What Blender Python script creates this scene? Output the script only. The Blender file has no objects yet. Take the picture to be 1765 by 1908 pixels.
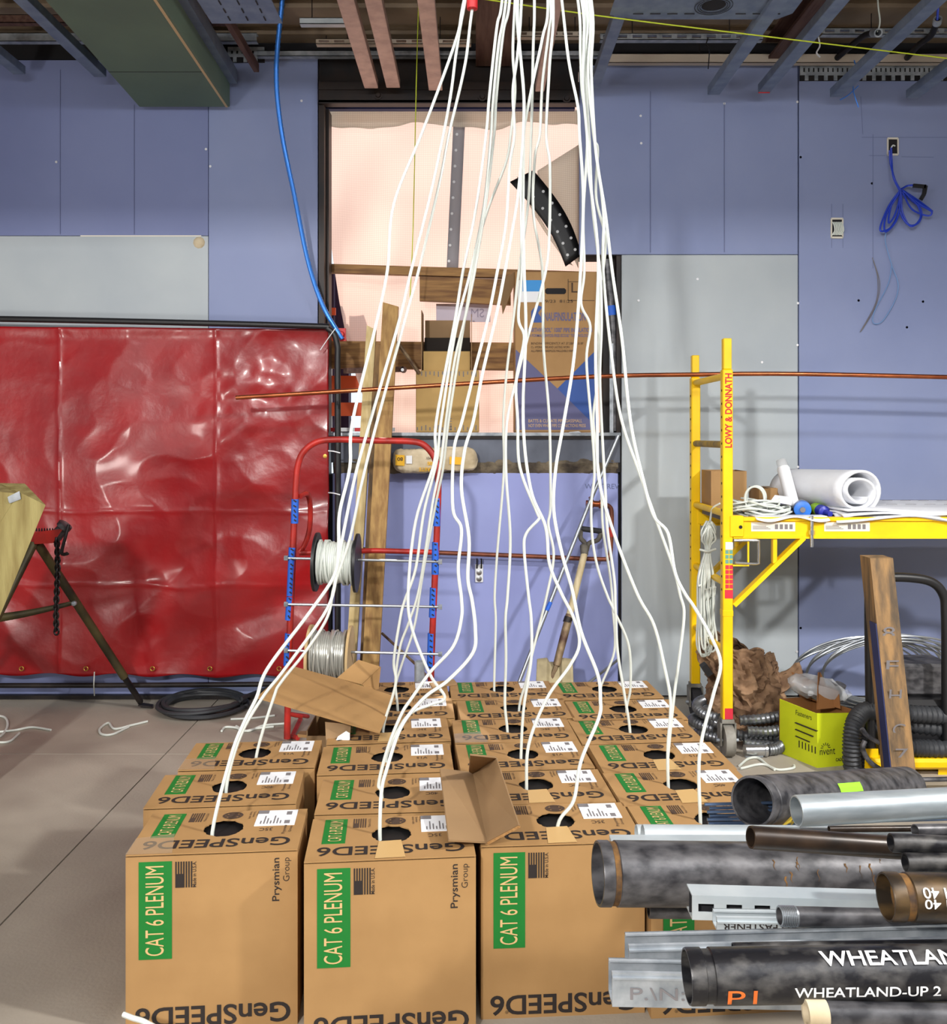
import bpy, math, random
from mathutils import Vector, Matrix, noise
random.seed(7)
R = math.radians
SC = bpy.context.scene
COL = SC.collection

# ------------------------------------------------------------------ camera, world, lights, exposure
F = 1700.0            # focal length in pixels of the 1765x1908 frame
CZ = 1.45             # eye height
HX, HY = 882.5, 810.0 # principal column, horizon row
cam_d = bpy.data.cameras.new('camera'); cam = bpy.data.objects.new('camera', cam_d); COL.objects.link(cam)
cam.location = (0, 0, CZ); cam.rotation_euler = (R(90), 0, 0)
cam_d.sensor_fit = 'AUTO'; cam_d.sensor_width = 36; cam_d.lens = F/1908*36; cam_d.shift_y = -(954-HY)/1908
cam_d.clip_start = 0.05
SC.camera = cam
w = bpy.data.worlds.new('sky'); SC.world = w; w.use_nodes = True
w.node_tree.nodes['Background'].inputs[0].default_value = (0.80, 0.90, 1.0, 1)
w.node_tree.nodes['Background'].inputs[1].default_value = 1.2
vs = SC.view_settings
vs.view_transform = 'Standard'; vs.look = 'None'; vs.exposure = 0.0; vs.gamma = 1.0; vs.use_curve_mapping = False

cy = SC.cycles
cy.max_bounces = 7; cy.diffuse_bounces = 4; cy.glossy_bounces = 3; cy.transmission_bounces = 4; cy.transparent_max_bounces = 6
cy.caustics_reflective = False; cy.caustics_refractive = False

def area(name, loc, target, size, power, color=(1,1,1), sy=None):
    d = bpy.data.lights.new(name, 'AREA'); d.energy = power; d.color = color
    d.shape = 'RECTANGLE'; d.size = size; d.size_y = sy or size
    o = bpy.data.objects.new(name, d); COL.objects.link(o); o.location = loc
    o.rotation_euler = (Vector(target)-Vector(loc)).to_track_quat('-Z', 'Y').to_euler()
    return o
sun_d = bpy.data.lights.new('sun', 'SUN'); sun_d.energy = 6.0; sun_d.angle = R(0.6); sun_d.color = (1.0, 0.93, 0.84)
sun = bpy.data.objects.new('sun', sun_d); COL.objects.link(sun)
sun.rotation_euler = Vector((0.25, -0.62, -0.75)).to_track_quat('-Z', 'Y').to_euler()
area('work_light_left', (-1.6, -2.3, 3.25), (0.3, 5, 0.9), 0.24, 225, (1.0, 0.97, 0.93))
area('work_light_right', (3.1, 1.0, 3.1), (0.4, 5, 0.9), 0.24, 185, (1.0, 0.97, 0.93))
area('ceiling_fill_a', (-2.4, -0.4, 3.5), (-2.4, -0.4, 0), 1.6, 70, (0.96, 0.98, 1.0), 2.6)  # the three ceiling panels are added fill lamps, out of view
area('ceiling_fill_b', (1.8, -0.6, 3.5), (1.8, -0.6, 0), 1.6, 80, (0.96, 0.98, 1.0), 2.6)
area('ceiling_fill_c', (0.0, -3.2, 3.5), (0.0, -3.2, 0), 3.2, 110, (0.96, 0.98, 1.0), 1.4)
area('wall_wash_fill', (0.0, 2.3, 3.2), (0.0, 5.0, 2.75), 5.0, 40, (0.97, 0.98, 1.0), 0.12)  # added lamp out of view, brightens the upper wall and the opening
area('upward_fill', (-3.4, 0.6, 0.9), (-0.6, 4.4, 3.6), 0.5, 40, (1.0, 0.96, 0.9))  # added lamp out of view, lifts the upper wall and ceiling

# ------------------------------------------------------------------ helpers
def P(px, py, D):   # photo pixel at depth D -> world point
    return Vector(((px-HX)/F*D, D, CZ-(py-HY)/F*D))
def PZ(px, py, z):  # photo pixel on the horizontal plane z
    return P(px, py, (CZ-z)*F/(py-HY))
def lin(c):
    out = []
    for v in c[:3]:
        v /= 255.0
        out.append(v/12.92 if v <= 0.04045 else ((v+0.055)/1.055)**2.4)
    return (*out, 1.0)
MATS = {}
def mat(name, c, rough=0.6, metal=0.0, c2=None, scale=8.0, detail=4.0, contrast=(0.35, 0.65), bump=0.0, bscale=60.0,
        stretch=None, coat=0.0, spec=0.5, trans=0.0, alpha=1.0, r2=None):
    if name in MATS: return MATS[name]
    m = bpy.data.materials.new(name); m.use_nodes = True; MATS[name] = m
    nt = m.node_tree; b = nt.nodes['Principled BSDF']
    b.inputs['Base Color'].default_value = lin(c); b.inputs['Roughness'].default_value = rough
    b.inputs['Metallic'].default_value = metal; b.inputs['Specular IOR Level'].default_value = spec
    if coat: b.inputs['Coat Weight'].default_value = coat; b.inputs['Coat Roughness'].default_value = 0.12
    if trans: b.inputs['Transmission Weight'].default_value = trans
    if alpha < 1: b.inputs['Alpha'].default_value = alpha
    tc = nt.nodes.new('ShaderNodeTexCoord'); mp = nt.nodes.new('ShaderNodeMapping')
    nt.links.new(tc.outputs['Object'], mp.inputs['Vector'])
    if stretch: mp.inputs['Scale'].default_value = stretch
    if c2 is not None:
        n = nt.nodes.new('ShaderNodeTexNoise'); n.inputs['Scale'].default_value = scale; n.inputs['Detail'].default_value = detail
        nt.links.new(mp.outputs['Vector'], n.inputs['Vector'])
        r = nt.nodes.new('ShaderNodeValToRGB')
        r.color_ramp.elements[0].position = contrast[0]; r.color_ramp.elements[0].color = lin(c)
        r.color_ramp.elements[1].position = contrast[1]; r.color_ramp.elements[1].color = lin(c2)
        nt.links.new(n.outputs['Fac'], r.inputs['Fac']); nt.links.new(r.outputs['Color'], b.inputs['Base Color'])
        if r2 is not None:
            mr = nt.nodes.new('ShaderNodeMapRange'); mr.inputs['From Min'].default_value = contrast[0]; mr.inputs['From Max'].default_value = contrast[1]
            mr.inputs['To Min'].default_value = rough; mr.inputs['To Max'].default_value = r2
            nt.links.new(n.outputs['Fac'], mr.inputs['Value']); nt.links.new(mr.outputs['Result'], b.inputs['Roughness'])
    if bump:
        n2 = nt.nodes.new('ShaderNodeTexNoise'); n2.inputs['Scale'].default_value = bscale; n2.inputs['Detail'].default_value = 3
        nt.links.new(mp.outputs['Vector'], n2.inputs['Vector'])
        bp = nt.nodes.new('ShaderNodeBump'); bp.inputs['Strength'].default_value = bump; bp.inputs['Distance'].default_value = 0.01
        nt.links.new(n2.outputs['Fac'], bp.inputs['Height']); nt.links.new(bp.outputs['Normal'], b.inputs['Normal'])
    return m

def smooth_path(pts, n=6):
    pts = [Vector(p) for p in pts]
    if len(pts) < 3 or n <= 1: return pts
    out = []
    q = [pts[0]*2-pts[1]] + pts + [pts[-1]*2-pts[-2]]
    for i in range(1, len(q)-2):
        p0, p1, p2, p3 = q[i-1], q[i], q[i+1], q[i+2]
        for k in range(n):
            t = k/n
            out.append(0.5*((2*p1)+(p2-p0)*t+(2*p0-5*p1+4*p2-p3)*t*t+(3*p1-p0-3*p2+p3)*t**3))
    out.append(pts[-1])
    return out

_TXT = {}
def text_mesh(s, offset=0.0, res=4):
    key = (s, offset)
    if key in _TXT: return _TXT[key]
    c = bpy.data.curves.new('lettering_source', 'FONT'); c.body = s; c.resolution_u = res; c.offset = offset
    o = bpy.data.objects.new('lettering_source', c); COL.objects.link(o)
    dg = bpy.context.evaluated_depsgraph_get(); dg.update()
    me = o.evaluated_get(dg).to_mesh()
    V = [v.co.copy() for v in me.vertices]; Fc = [tuple(p.vertices) for p in me.polygons]
    o.evaluated_get(dg).to_mesh_clear(); bpy.data.objects.remove(o); bpy.data.curves.remove(c)
    x0 = min(v.x for v in V); x1 = max(v.x for v in V); y0 = min(v.y for v in V); y1 = max(v.y for v in V)
    V = [((v.x-x0)/(x1-x0), (v.y-y0)/(y1-y0)) for v in V]
    _TXT[key] = (V, Fc)
    return _TXT[key]

class MB:
    """collects geometry in world (or local) coordinates; build() links it as one mesh object"""
    def __init__(s): s.v = []; s.f = []; s.sm = []
    def add(s, V, Fs, smooth=False):
        n = len(s.v); s.v += [Vector(v) for v in V]
        for f in Fs: s.f.append(tuple(i+n for i in f)); s.sm.append(smooth)
        return s
    def hexa(s, c):      # eight corners: bottom ring (0-3), top ring (4-7)
        return s.add(c, [(3,2,1,0), (4,5,6,7), (0,1,5,4), (1,2,6,5), (2,3,7,6), (3,0,4,7)])
    def box(s, x0, x1, y0, y1, z0, z1):
        return s.hexa([(x0,y0,z0), (x1,y0,z0), (x1,y1,z0), (x0,y1,z0), (x0,y0,z1), (x1,y0,z1), (x1,y1,z1), (x0,y1,z1)])
    def bbox(s, x0, x1, y0, y1, z0, z1, b=0.004):   # box with chamfered edges
        V = []; Fs = []
        for sx in (0, 1):
            for sy in (0, 1):
                for sz in (0, 1):
                    X = (x0, x1)[sx]; Y = (y0, y1)[sy]; Z = (z0, z1)[sz]
                    bx = b*(1-2*sx); by = b*(1-2*sy); bz = b*(1-2*sz)
                    V += [(X, Y+by, Z+bz), (X+bx, Y, Z+bz), (X+bx, Y+by, Z)]
        def i(sx, sy, sz, k): return (sx*4+sy*2+sz)*3+k
        for a in (0, 1):
            Fs.append([i(a,0,0,0), i(a,1,0,0), i(a,1,1,0), i(a,0,1,0)][::1 if a else -1])
            Fs.append([i(0,a,0,1), i(1,a,0,1), i(1,a,1,1), i(0,a,1,1)][::-1 if a else 1])
            Fs.append([i(0,0,a,2), i(1,0,a,2), i(1,1,a,2), i(0,1,a,2)][::1 if a else -1])
        for a in (0, 1):
            for c in (0, 1):
                Fs.append([i(0,a,c,1), i(1,a,c,1), i(1,a,c,2), i(0,a,c,2)])
                Fs.append([i(a,0,c,0), i(a,1,c,0), i(a,1,c,2), i(a,0,c,2)])
                Fs.append([i(a,c,0,0), i(a,c,1,0), i(a,c,1,1), i(a,c,0,1)])
                for d in (0, 1): Fs.append([i(a,c,d,0), i(a,c,d,1), i(a,c,d,2)])
        return s.add(V, Fs)
    def bar(s, a, b, wd, ht, up=(0, 0, 1), b2=None):   # rectangular bar from a to b
        a = Vector(a); b = Vector(b); d = (b-a).normalized(); u = Vector(up)
        sd = d.cross(u)
        if sd.length < 1e-4: sd = d.cross(Vector((1, 0, 0)))
        sd.normalize(); u = sd.cross(d).normalized()
        q = [(-1,-1), (1,-1), (1,1), (-1,1)]
        return s.hexa([a+sd*x*wd/2+u*y*ht/2 for x, y in q]+[b+sd*x*wd/2+u*y*ht/2 for x, y in q])
    def quad(s, a, b, c, d, th=0.0):
        a, b, c, d = map(Vector, (a, b, c, d))
        if not th: return s.add([a, b, c, d], [(0, 1, 2, 3)])
        n = (b-a).cross(d-a).normalized()*th
        return s.hexa([a, b, c, d, a+n, b+n, c+n, d+n])
    def tube(s, pts, r, seg=8, n=1, caps=True, flat=None, wob=0.0):
        pts = smooth_path(pts, n) if n > 1 else [Vector(p) for p in pts]
        m = len(pts); V = []; Fs = []
        T = [(pts[min(i+1, m-1)]-pts[max(i-1, 0)]).normalized() for i in range(m)]
        u = T[0].orthogonal().normalized()
        for i in range(m):
            u = (u-T[i]*u.dot(T[i]))
            if u.length < 1e-6: u = T[i].orthogonal()
            u.normalize(); w_ = T[i].cross(u)
            rr = r[min(i*len(r)//m, len(r)-1)] if isinstance(r, (list, tuple)) else r
            for k in range(seg):
                a = 2*math.pi*k/seg
                V.append(pts[i]+(u*math.cos(a)+w_*math.sin(a))*rr)
        for i in range(m-1):
            for k in range(seg):
                k2 = (k+1) % seg
                Fs.append((i*seg+k, i*seg+k2, (i+1)*seg+k2, (i+1)*seg+k))
        s.add(V, Fs, True)
        if caps:
            s.add(V[:seg], [tuple(range(seg))[::-1]]); s.add(V[-seg:], [tuple(range(seg))])
        return s
    def pipe(s, a, b, ro, ri, seg=28, prof=None):   # hollow straight pipe; prof: list of (dist from a, extra radius)
        a = Vector(a); b = Vector(b); d = (b-a); L = d.length; d.normalize()
        u = d.orthogonal().normalized(); w_ = d.cross(u)
        prof = prof or [(0, 0)]
        rings = [(0.0, ri)]+[(t, ro+e) for t, e in prof]+[(L, ro), (L, ri)]
        V = []; Fs = []
        for t, rr in rings:
            for k in range(seg):
                an = 2*math.pi*k/seg
                V.append(a+d*t+(u*math.cos(an)+w_*math.sin(an))*rr)
        n = len(rings)
        for i in range(n):
            j = (i+1) % n
            for k in range(seg):
                k2 = (k+1) % seg
                Fs.append((i*seg+k, i*seg+k2, j*seg+k2, j*seg+k))
        return s.add(V, Fs, True)
    def lathe(s, a, axis, prof, seg=24, sy=1.0):   # prof: (t along axis, radius)
        a = Vector(a); d = Vector(axis).normalized(); u = d.orthogonal().normalized(); w_ = d.cross(u)
        V = []; Fs = []
        for t, rr in prof:
            for k in range(seg):
                an = 2*math.pi*k/seg
                V.append(a+d*t+(u*math.cos(an)+w_*math.sin(an)*sy)*rr)
        for i in range(len(prof)-1):
            for k in range(seg):
                k2 = (k+1) % seg
                Fs.append((i*seg+k, i*seg+k2, (i+1)*seg+k2, (i+1)*seg+k))
        if prof[0][1] > 1e-6: Fs.append(tuple(range(seg))[::-1])
        if prof[-1][1] > 1e-6: Fs.append(tuple((len(prof)-1)*seg+k for k in range(seg)))
        return s.add(V, Fs, True)
    def disc(s, c, nrm, r, seg=16, th=0.002):
        n = Vector(nrm).normalized()
        return s.lathe(Vector(c), n, [(0, r), (th, r)], seg)
    def text(s, t, o, u, v, wd, ht, off=0.0):   # o = lower-left corner of the lettering, u = reading direction, v = up
        V, Fs = text_mesh(t, off)
        o = Vector(o); u = Vector(u).normalized(); v = Vector(v).normalized()
        return s.add([o+u*x*wd+v*y*ht for x, y in V], Fs)
    def sheet(s, fn, nu, nv, smooth=True):
        V = [fn(i/nu, j/nv) for j in range(nv+1) for i in range(nu+1)]
        Fs = [(j*(nu+1)+i, j*(nu+1)+i+1, (j+1)*(nu+1)+i+1, (j+1)*(nu+1)+i) for j in range(nv) for i in range(nu)]
        return s.add(V, Fs, smooth)
    def build(s, name, m, parent=None, local=False):
        me = bpy.data.meshes.new(name)
        off = Vector((0, 0, 0)) if (parent is None or local) else root_loc(parent)
        me.from_pydata([tuple(v-off) for v in s.v], [], s.f)
        me.polygons.foreach_set('use_smooth', s.sm); me.update()
        me.materials.append(MATS[m] if isinstance(m, str) else m)
        o = bpy.data.objects.new(name, me); COL.objects.link(o)
        if any(s.sm):
            try: me.set_sharp_from_angle(angle=R(38))
            except Exception: pass
        o.parent = parent
        return o
def root_loc(o):
    l = Vector((0, 0, 0))
    while o is not None: l += o.location; o = o.parent
    return l
def tag(o, label, cat, group=None, kind=None):
    o['label'] = label; o['category'] = cat
    if group: o['group'] = group
    if kind: o['kind'] = kind
    return o
def thing(name, label, cat, loc=(0, 0, 0), rz=0.0, group=None):
    o = bpy.data.objects.new(name, None); COL.objects.link(o); o.location = loc; o.rotation_euler = (0, 0, rz)
    o.empty_display_size = 0.05
    return tag(o, label, cat, group)
def struct(o, label, cat):
    o['kind'] = 'structure'; o['label'] = label; o['category'] = cat
    return o
def solid(o, th, off=0.0):
    md = o.modifiers.new('thickness', 'SOLIDIFY'); md.thickness = th; md.offset = off
    return o
def nz(x, y, z=0.0): return noise.noise(Vector((x, y, z)))

# ------------------------------------------------------------------ materials
mat('concrete', (150, 142, 130), 0.55, c2=(176, 167, 153), scale=1.6, detail=8, bump=0.12, bscale=90, r2=0.75)
mat('dark_gap', (30, 29, 33), 0.9)
mat('board_blue', (140, 151, 188), 0.62, c2=(130, 142, 182), scale=1.3, detail=6)
mat('board_blue_shade', (114, 124, 168), 0.62, c2=(124, 134, 176), scale=1.2, detail=6)  # darker copy of the blue board, wall shadow put into the colour
mat('board_gray', (168, 177, 184), 0.6, c2=(182, 190, 194), scale=1.4, detail=7)
mat('board_lilac', (142, 150, 205), 0.6, c2=(150, 160, 212), scale=1.6, detail=6)
mat('board_green', (98, 118, 100), 0.7, c2=(88, 106, 92), scale=2, detail=5)
mat('joint_tape', (196, 170, 130), 0.8)
mat('screw', (225, 225, 228), 0.4, 0.3)
mat('pencil', (104, 112, 150), 0.9)
mat('deck', (150, 132, 110), 0.7, 0.1, c2=(122, 104, 84), scale=3, detail=6)
mat('wall_far', (182, 184, 190), 0.8)
mat('galv', (184, 190, 196), 0.34, 0.4, c2=(140, 148, 156), scale=22, detail=6)
mat('stud', (132, 144, 160), 0.42, 0.4, c2=(112, 124, 144), scale=14, detail=4)
mat('stud_pink', (196, 168, 156), 0.5, 0.3, c2=(170, 144, 134), scale=14, detail=6)
mat('slot_pale', (200, 186, 168), 0.5, 0.3)
mat('steel_black', (26, 25, 28), 0.42, 0.5, c2=(48, 42, 40), scale=9, detail=6, r2=0.6)
mat('beam_black', (17, 14, 16), 0.5, 0.2, c2=(40, 26, 18), scale=6, detail=7)
mat('beam_rust', (70, 42, 34), 0.7, 0.2, c2=(96, 70, 58), scale=8, detail=7, stretch=(6, .6, 6))
mat('sill_steel', (98, 104, 118), 0.5, 0.3, c2=(80, 84, 96), scale=5)
mat('rough_concrete', (128, 116, 96), 0.95, c2=(70, 62, 54), scale=11, detail=8, bump=0.9, bscale=34)
mat('purple_steel', (52, 34, 66), 0.6, 0.2)
mat('cardboard', (168, 130, 82), 0.72, c2=(156, 119, 73), scale=5, detail=5, bump=0.04, bscale=25)
mat('cardboard_edge', (150, 108, 60), 0.9, c2=(176, 132, 82), scale=120)
mat('cardboard_pale', (150, 120, 84), 0.75, c2=(140, 111, 77), scale=6, detail=5)
mat('carton_tan', (186, 152, 92), 0.75, c2=(170, 138, 82), scale=5)
mat('carton_shade', (30, 22, 16), 0.9)
mat('reel_shade', (9, 9, 11), 0.6)
mat('ink', (34, 26, 24), 0.75)
mat('ink_soft', (70, 52, 40), 0.8)
mat('print_green', (6, 112, 36), 0.6)
mat('print_tan', (206, 172, 118), 0.7)
mat('paper', (232, 234, 238), 0.7)
mat('paper_gray', (120, 116, 118), 0.8)
mat('kraft_tape', (196, 160, 104), 0.45)
mat('clear_tape', (206, 190, 160), 0.12, coat=.6, alpha=.3)
mat('cable_white', (212, 218, 211), 0.42)
mat('cable_blue', (30, 62, 190), 0.4)
mat('pull_string', (110, 150, 200), 0.5)
mat('string_green', (190, 205, 40), 0.6)
mat('red_tape', (196, 24, 30), 0.5)
mat('yellow', (250, 206, 0), 0.42, c2=(240, 192, 4), scale=7, detail=5)
mat('yellow_worn', (176, 142, 40), 0.6, c2=(120, 104, 66), scale=20, detail=7)
mat('stencil_red', (190, 22, 34), 0.6)
mat('sticker', (226, 220, 206), 0.6)
mat('sticker_red', (206, 40, 60), 0.6)
mat('sticker_teal', (96, 150, 140), 0.6)
mat('copper', (184, 106, 66), 0.28, 0.85, c2=(150, 80, 50), scale=10, detail=5)
mat('copper_dull', (142, 84, 62), 0.45, 0.6, c2=(110, 66, 52), scale=14)
mat('wood', (178, 142, 84), 0.7, c2=(140, 104, 58), scale=5, detail=8, stretch=(9, 9, 0.9), bump=0.1, bscale=30)
mat('wood_h', (160, 120, 68), 0.7, c2=(112, 76, 40), scale=5, detail=8, stretch=(0.9, 9, 9), bump=0.1, bscale=30)
mat('wood_pale', (208, 188, 138), 0.7, c2=(186, 162, 108), scale=5, detail=8, stretch=(9, 9, 0.9))
mat('wood_old', (152, 118, 76), 0.8, c2=(84, 70, 54), scale=4, detail=9, stretch=(7, 7, 0.9), bump=0.3, bscale=40)
mat('wood_green', (150, 138, 86), 0.75, c2=(122, 106, 58), scale=4, detail=8, stretch=(7, 7, 0.9), bump=0.2, bscale=30)
mat('wood_end', (190, 176, 132), 0.8)
mat('red_paint', (190, 44, 36), 0.45, 0.1, c2=(140, 34, 28), scale=12, detail=7)
mat('blue_tape', (36, 98, 206), 0.6)
mat('black_plastic', (22, 22, 25), 0.45)
mat('rubber', (42, 42, 46), 0.7)
mat('tarp_red', (158, 10, 18), 0.34, c2=(134, 12, 20), scale=3, detail=6, coat=0.3, bump=0.25, bscale=14)
mat('tarp_sheer', (150, 20, 40), 0.3)
mat('brass', (190, 150, 70), 0.4, 0.8)
mat('pipe_black', (34, 34, 38), 0.3, 0.4, c2=(98, 96, 94), scale=24, detail=10, contrast=(0.45, 0.78), stretch=(1, 1.6, 1.6), r2=0.55, bump=.05, bscale=70)
mat('pipe_gray', (98, 97, 100), 0.4, 0.3, c2=(44, 44, 48), scale=20, detail=12, contrast=(.36, .66), stretch=(1, 1.8, 1.8))
mat('pipe_rusty', (50, 42, 34), 0.34, 0.3, c2=(112, 88, 56), scale=12, detail=10, contrast=(0.45, 0.75), stretch=(1, 1.6, 1.6))
mat('rust', (122, 86, 40), 0.85, 0.1, c2=(62, 46, 34), scale=40, detail=8)
mat('pipe_brown', (28, 23, 20), 0.3, 0.2, c2=(58, 45, 35), scale=14, detail=7)
mat('galv_pipe', (182, 190, 194), 0.38, 0.55, c2=(154, 164, 170), scale=9, detail=7, stretch=(1, 5, 5))
mat('pipe_pale', (196, 204, 208), 0.45, 0.35, c2=(176, 186, 192), scale=8, detail=6)
mat('rod_blue', (110, 134, 172), 0.3, 0.8)
mat('pipe_inner', (120, 122, 126), 0.7, 0.2)
mat('white_paint', (226, 228, 230), 0.6)
mat('orange_paint', (220, 110, 40), 0.6)
mat('yellow_paint', (206, 180, 60), 0.6)
mat('label_lime', (150, 232, 50), 0.6)
mat('conduit', (170, 176, 182), 0.3, 0.8)
mat('flex_metal', (142, 146, 150), 0.35, 0.8, c2=(110, 112, 116), scale=30)
mat('hose_black', (52, 54, 58), 0.55)
mat('box_lime', (206, 218, 28), 0.55, c2=(196, 208, 24), scale=8)
mat('box_inner', (140, 92, 48), 0.8)
mat('plastic_clear', (210, 212, 214), 0.2, alpha=0.45)
mat('bag_brown', (156, 124, 94), 0.85, c2=(92, 66, 46), scale=12, detail=8, bump=0.7, bscale=14)
mat('bag_cream', (214, 200, 172), 0.85, c2=(178, 160, 128), scale=9, detail=6, bump=0.4, bscale=22)
mat('bag_yellow', (232, 178, 40), 0.7)
mat('felt_white', (226, 228, 232), 0.85, c2=(210, 212, 218), scale=5, bump=0.15, bscale=30)
mat('felt_edge', (236, 232, 220), 0.95, bump=0.5, bscale=80)
mat('can_blue', (40, 110, 200), 0.4)
mat('cap_navy', (40, 50, 160), 0.4)
mat('navy_edge', (38, 46, 92), 0.6)
mat('cap_green', (150, 200, 40), 0.4)
mat('alu', (196, 198, 200), 0.25, 0.9)
mat('deck_board', (120, 118, 116), 0.8)
mat('knauf_blue', (40, 78, 152), 0.6)
mat('knauf_violet', (92, 92, 132), 0.65)
mat('label_blue', (48, 140, 210), 0.6)
mat('shaft_wood', (206, 192, 156), 0.6, c2=(180, 162, 124), scale=6, stretch=(5, 5, 1))
mat('grip_gray', (112, 108, 98), 0.7, c2=(80, 76, 70), scale=20)
mat('blade', (184, 170, 134), 0.75, 0.15, c2=(150, 138, 108), scale=9, detail=6)
mat('shaft_rust', (84, 60, 48), 0.6, 0.4, c2=(150, 130, 100), scale=14)
mat('wire_silver', (196, 196, 188), 0.3, 0.5)
mat('spool_wood', (206, 178, 132), 0.7, c2=(188, 158, 110), scale=9)
mat('armor_blue', (70, 140, 235), 0.3, 0.5)
mat('tripod', (48, 44, 32), 0.5, 0.4, c2=(96, 86, 52), scale=5, detail=6)
mat('sign_pale', (196, 186, 200), 0.6)
mat('sign_text', (150, 140, 160), 0.7)
mat('orange', (224, 96, 50), 0.6)
mat('caster_gray', (150, 148, 140), 0.6, 0.2, c2=(110, 106, 98), scale=15)
# ------------------------------------------------------------------ the room
DW = 5.03
def WX(px, D=DW): return (px-HX)/F*D
def WZ(py, D=DW): return CZ-(py-HY)/F*D
JX = -1.40
flo = struct(MB().box(-5.5, 5.2, -5, 5.25, -0.2, -0.012).build('floor', 'dark_gap'), 'bare grey concrete floor slab with saw-cut joints', 'floor')
for x0, x1, y0, y1 in [(-5.5, JX-.003, -5, 4.14), (-5.5, JX-.003, 4.146, 5.25), (JX+.003, 5.2, -5, 4.14), (JX+.003, 5.2, 4.146, 5.25)]:
    MB().box(x0, x1, y0, y1, -0.1, 0).build('floor_slab', 'concrete', flo)
# back wall: dark framing cavity behind the boards
OX0, OX1, OX2 = WX(594), WX(1080), WX(1158)
bk = MB()
bk.box(-5.5, OX0, 5.055, 5.25, 0, 3.62)
bk.box(OX2, 5.2, 5.055, 5.25, 0, 3.62)
bk.box(OX1+.02, OX2, 5.055, 5.25, WZ(474), 3.62)
bk.box(OX0, OX2, 5.075, 5.25, 0, WZ(885))
bk.box(OX0, OX1+.02, 5.06, 5.25, WZ(105), 3.62)
wb = struct(bk.build('wall_back', 'dark_gap'), 'back wall hung with blue and grey drywall boards around an opening', 'wall')
for x0, x1, y0, y1, m, d in [
        (-440, 388, 112, 439, 'board_blue_shade', 0), (-440, 388, 439.8, 846, 'board_gray', 0), (-440, 388, 847, 1296, 'board_blue_shade', 0),
        (389, 592, 104, 1296, 'board_blue', 0), (1080, 1487, 122, 474, 'board_blue', 0), (1159, 1487, 475, 1296, 'board_gray', 0),
        (1489, 1900, 116, 1296, 'board_blue', .004), (1903, 2314, 116, 1296, 'board_gray', 0), (618, 1154, 882, 1292, 'board_lilac', -.035)]:
    MB().bbox(WX(x0), WX(x1), 5.03-d, 5.05-d, WZ(y1), WZ(y0), .0012).build('drywall_board', m, wb)
# one-coat smear and paper edge over the grey board on the left
MB().box(WX(150), WX(375), 5.0290, 5.032, WZ(440.5), WZ(438.5)).build('torn_paper_edge', 'sticker', wb)
b = MB().lathe(P(371, 452, 5.03), (0, -1, 0), [(0, .033), (.006, .028), (.012, .012), (.014, 0)], 10); b.build('compound_dab', 'bag_cream', wb)
sc = MB()
for x, y in [(393, 150), (562, 188), (384, 278), (392, 310), (105, 302), (1350, 193), (1486, 190), (1194, 216), (1195, 267), (1492, 293), (1625, 342),
             (1487, 565), (1486, 643), (1487, 870), (1492, 1170), (1485, 1214), (1495, 1251), (1420, 675), (1300, 520), (1190, 560), (1600, 560), (1690, 610), (1720, 562)]:
    sc.disc(P(x, y, 5.028), (0, -1, 0), .007, 8, .002)
sc.build('screw_heads', 'screw', wb)['kind'] = 'stuff'
pl = MB()
for x0, y0, x1, y1 in [(1212, 170, 1212, 470), (1350, 190, 1350, 470), (250, 195, 250, 436), (112, 130, 112, 436), (1627, 250, 1627, 500), (1606, 256, 1770, 256),
                       (1620, 290, 1650, 290), (1680, 292, 1740, 293), (1550, 380, 1550, 405), (1571, 380, 1571, 405), (1550, 445, 1550, 462), (1571, 445, 1571, 462), (1604, 180, 1608, 250)]:
    pl.bar(P(x0, y0, 5.026), P(x1, y1, 5.026), .0025, .0012, (0, 1, 0))
pl.build('pencil_lines', 'pencil', wb)['kind'] = 'stuff'
tx = MB(); tx.text('W  5 TREV', P(1090, 911, 5.063), (1, 0, 0), (0, 0, 1), .19, .028); tx.build('handwriting', 'pencil', wb)
# the rest of the shell
struct(MB().box(-5.7, -5.5, -5, 5.25, 0, 3.62).build('wall_left', 'wall_far'), 'pale side wall of the room past the frame edge', 'wall')
struct(MB().box(5.2, 5.4, -5, 5.25, 0, 3.62).build('wall_right', 'wall_far'), 'pale side wall of the room beyond the scaffold', 'wall')
struct(MB().box(-5.7, 5.4, -5.2, -5, 0, 3.62).build('wall_front', 'wall_far'), 'pale wall behind the viewer', 'wall')
cl = MB()
n = 34
for i in range(n):      # ribbed metal roof deck, ribs run across
    y0 = -5.2+i*10.45/n; d = 10.45/n
    cl.box(-5.7, 5.4, y0, y0+d*.62, 3.62, 3.66); cl.box(-5.7, 5.4, y0+d*.62, y0+d, 3.66, 3.70)
struct(cl.build('ceiling', 'deck'), 'ribbed tan metal roof deck above the open ceiling', 'ceiling')
bs_ = thing('shade_stack', 'added unseen stack of drywall boards shading the left floor past the frame edge', 'boards', (-1.45, 1.2, 0))  # added out of view to cast the shadow on the left floor
for k in range(9): MB().box(-1.95+.012*k, -1.08-.01*(k % 3), .95+k*.032, .978+k*.032, 0, 1.22-.01*(k % 2)).build('drywall_board', 'board_gray', bs_)
struct(MB().box(-2.5, 2.5, 5.26, 7.2, 1.40, 1.4615).build('ground_outside', 'concrete'), 'concrete ledge outside the wall opening', 'ground')
struct(MB().box(-5.5, 5.2, 1.4, 1.75, 2.92, 3.62).build('shade_beam', 'wall_far'), 'added unseen boxed beam shading the upper back wall', 'beam')  # added out of view to keep lamp light off the upper wall
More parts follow.
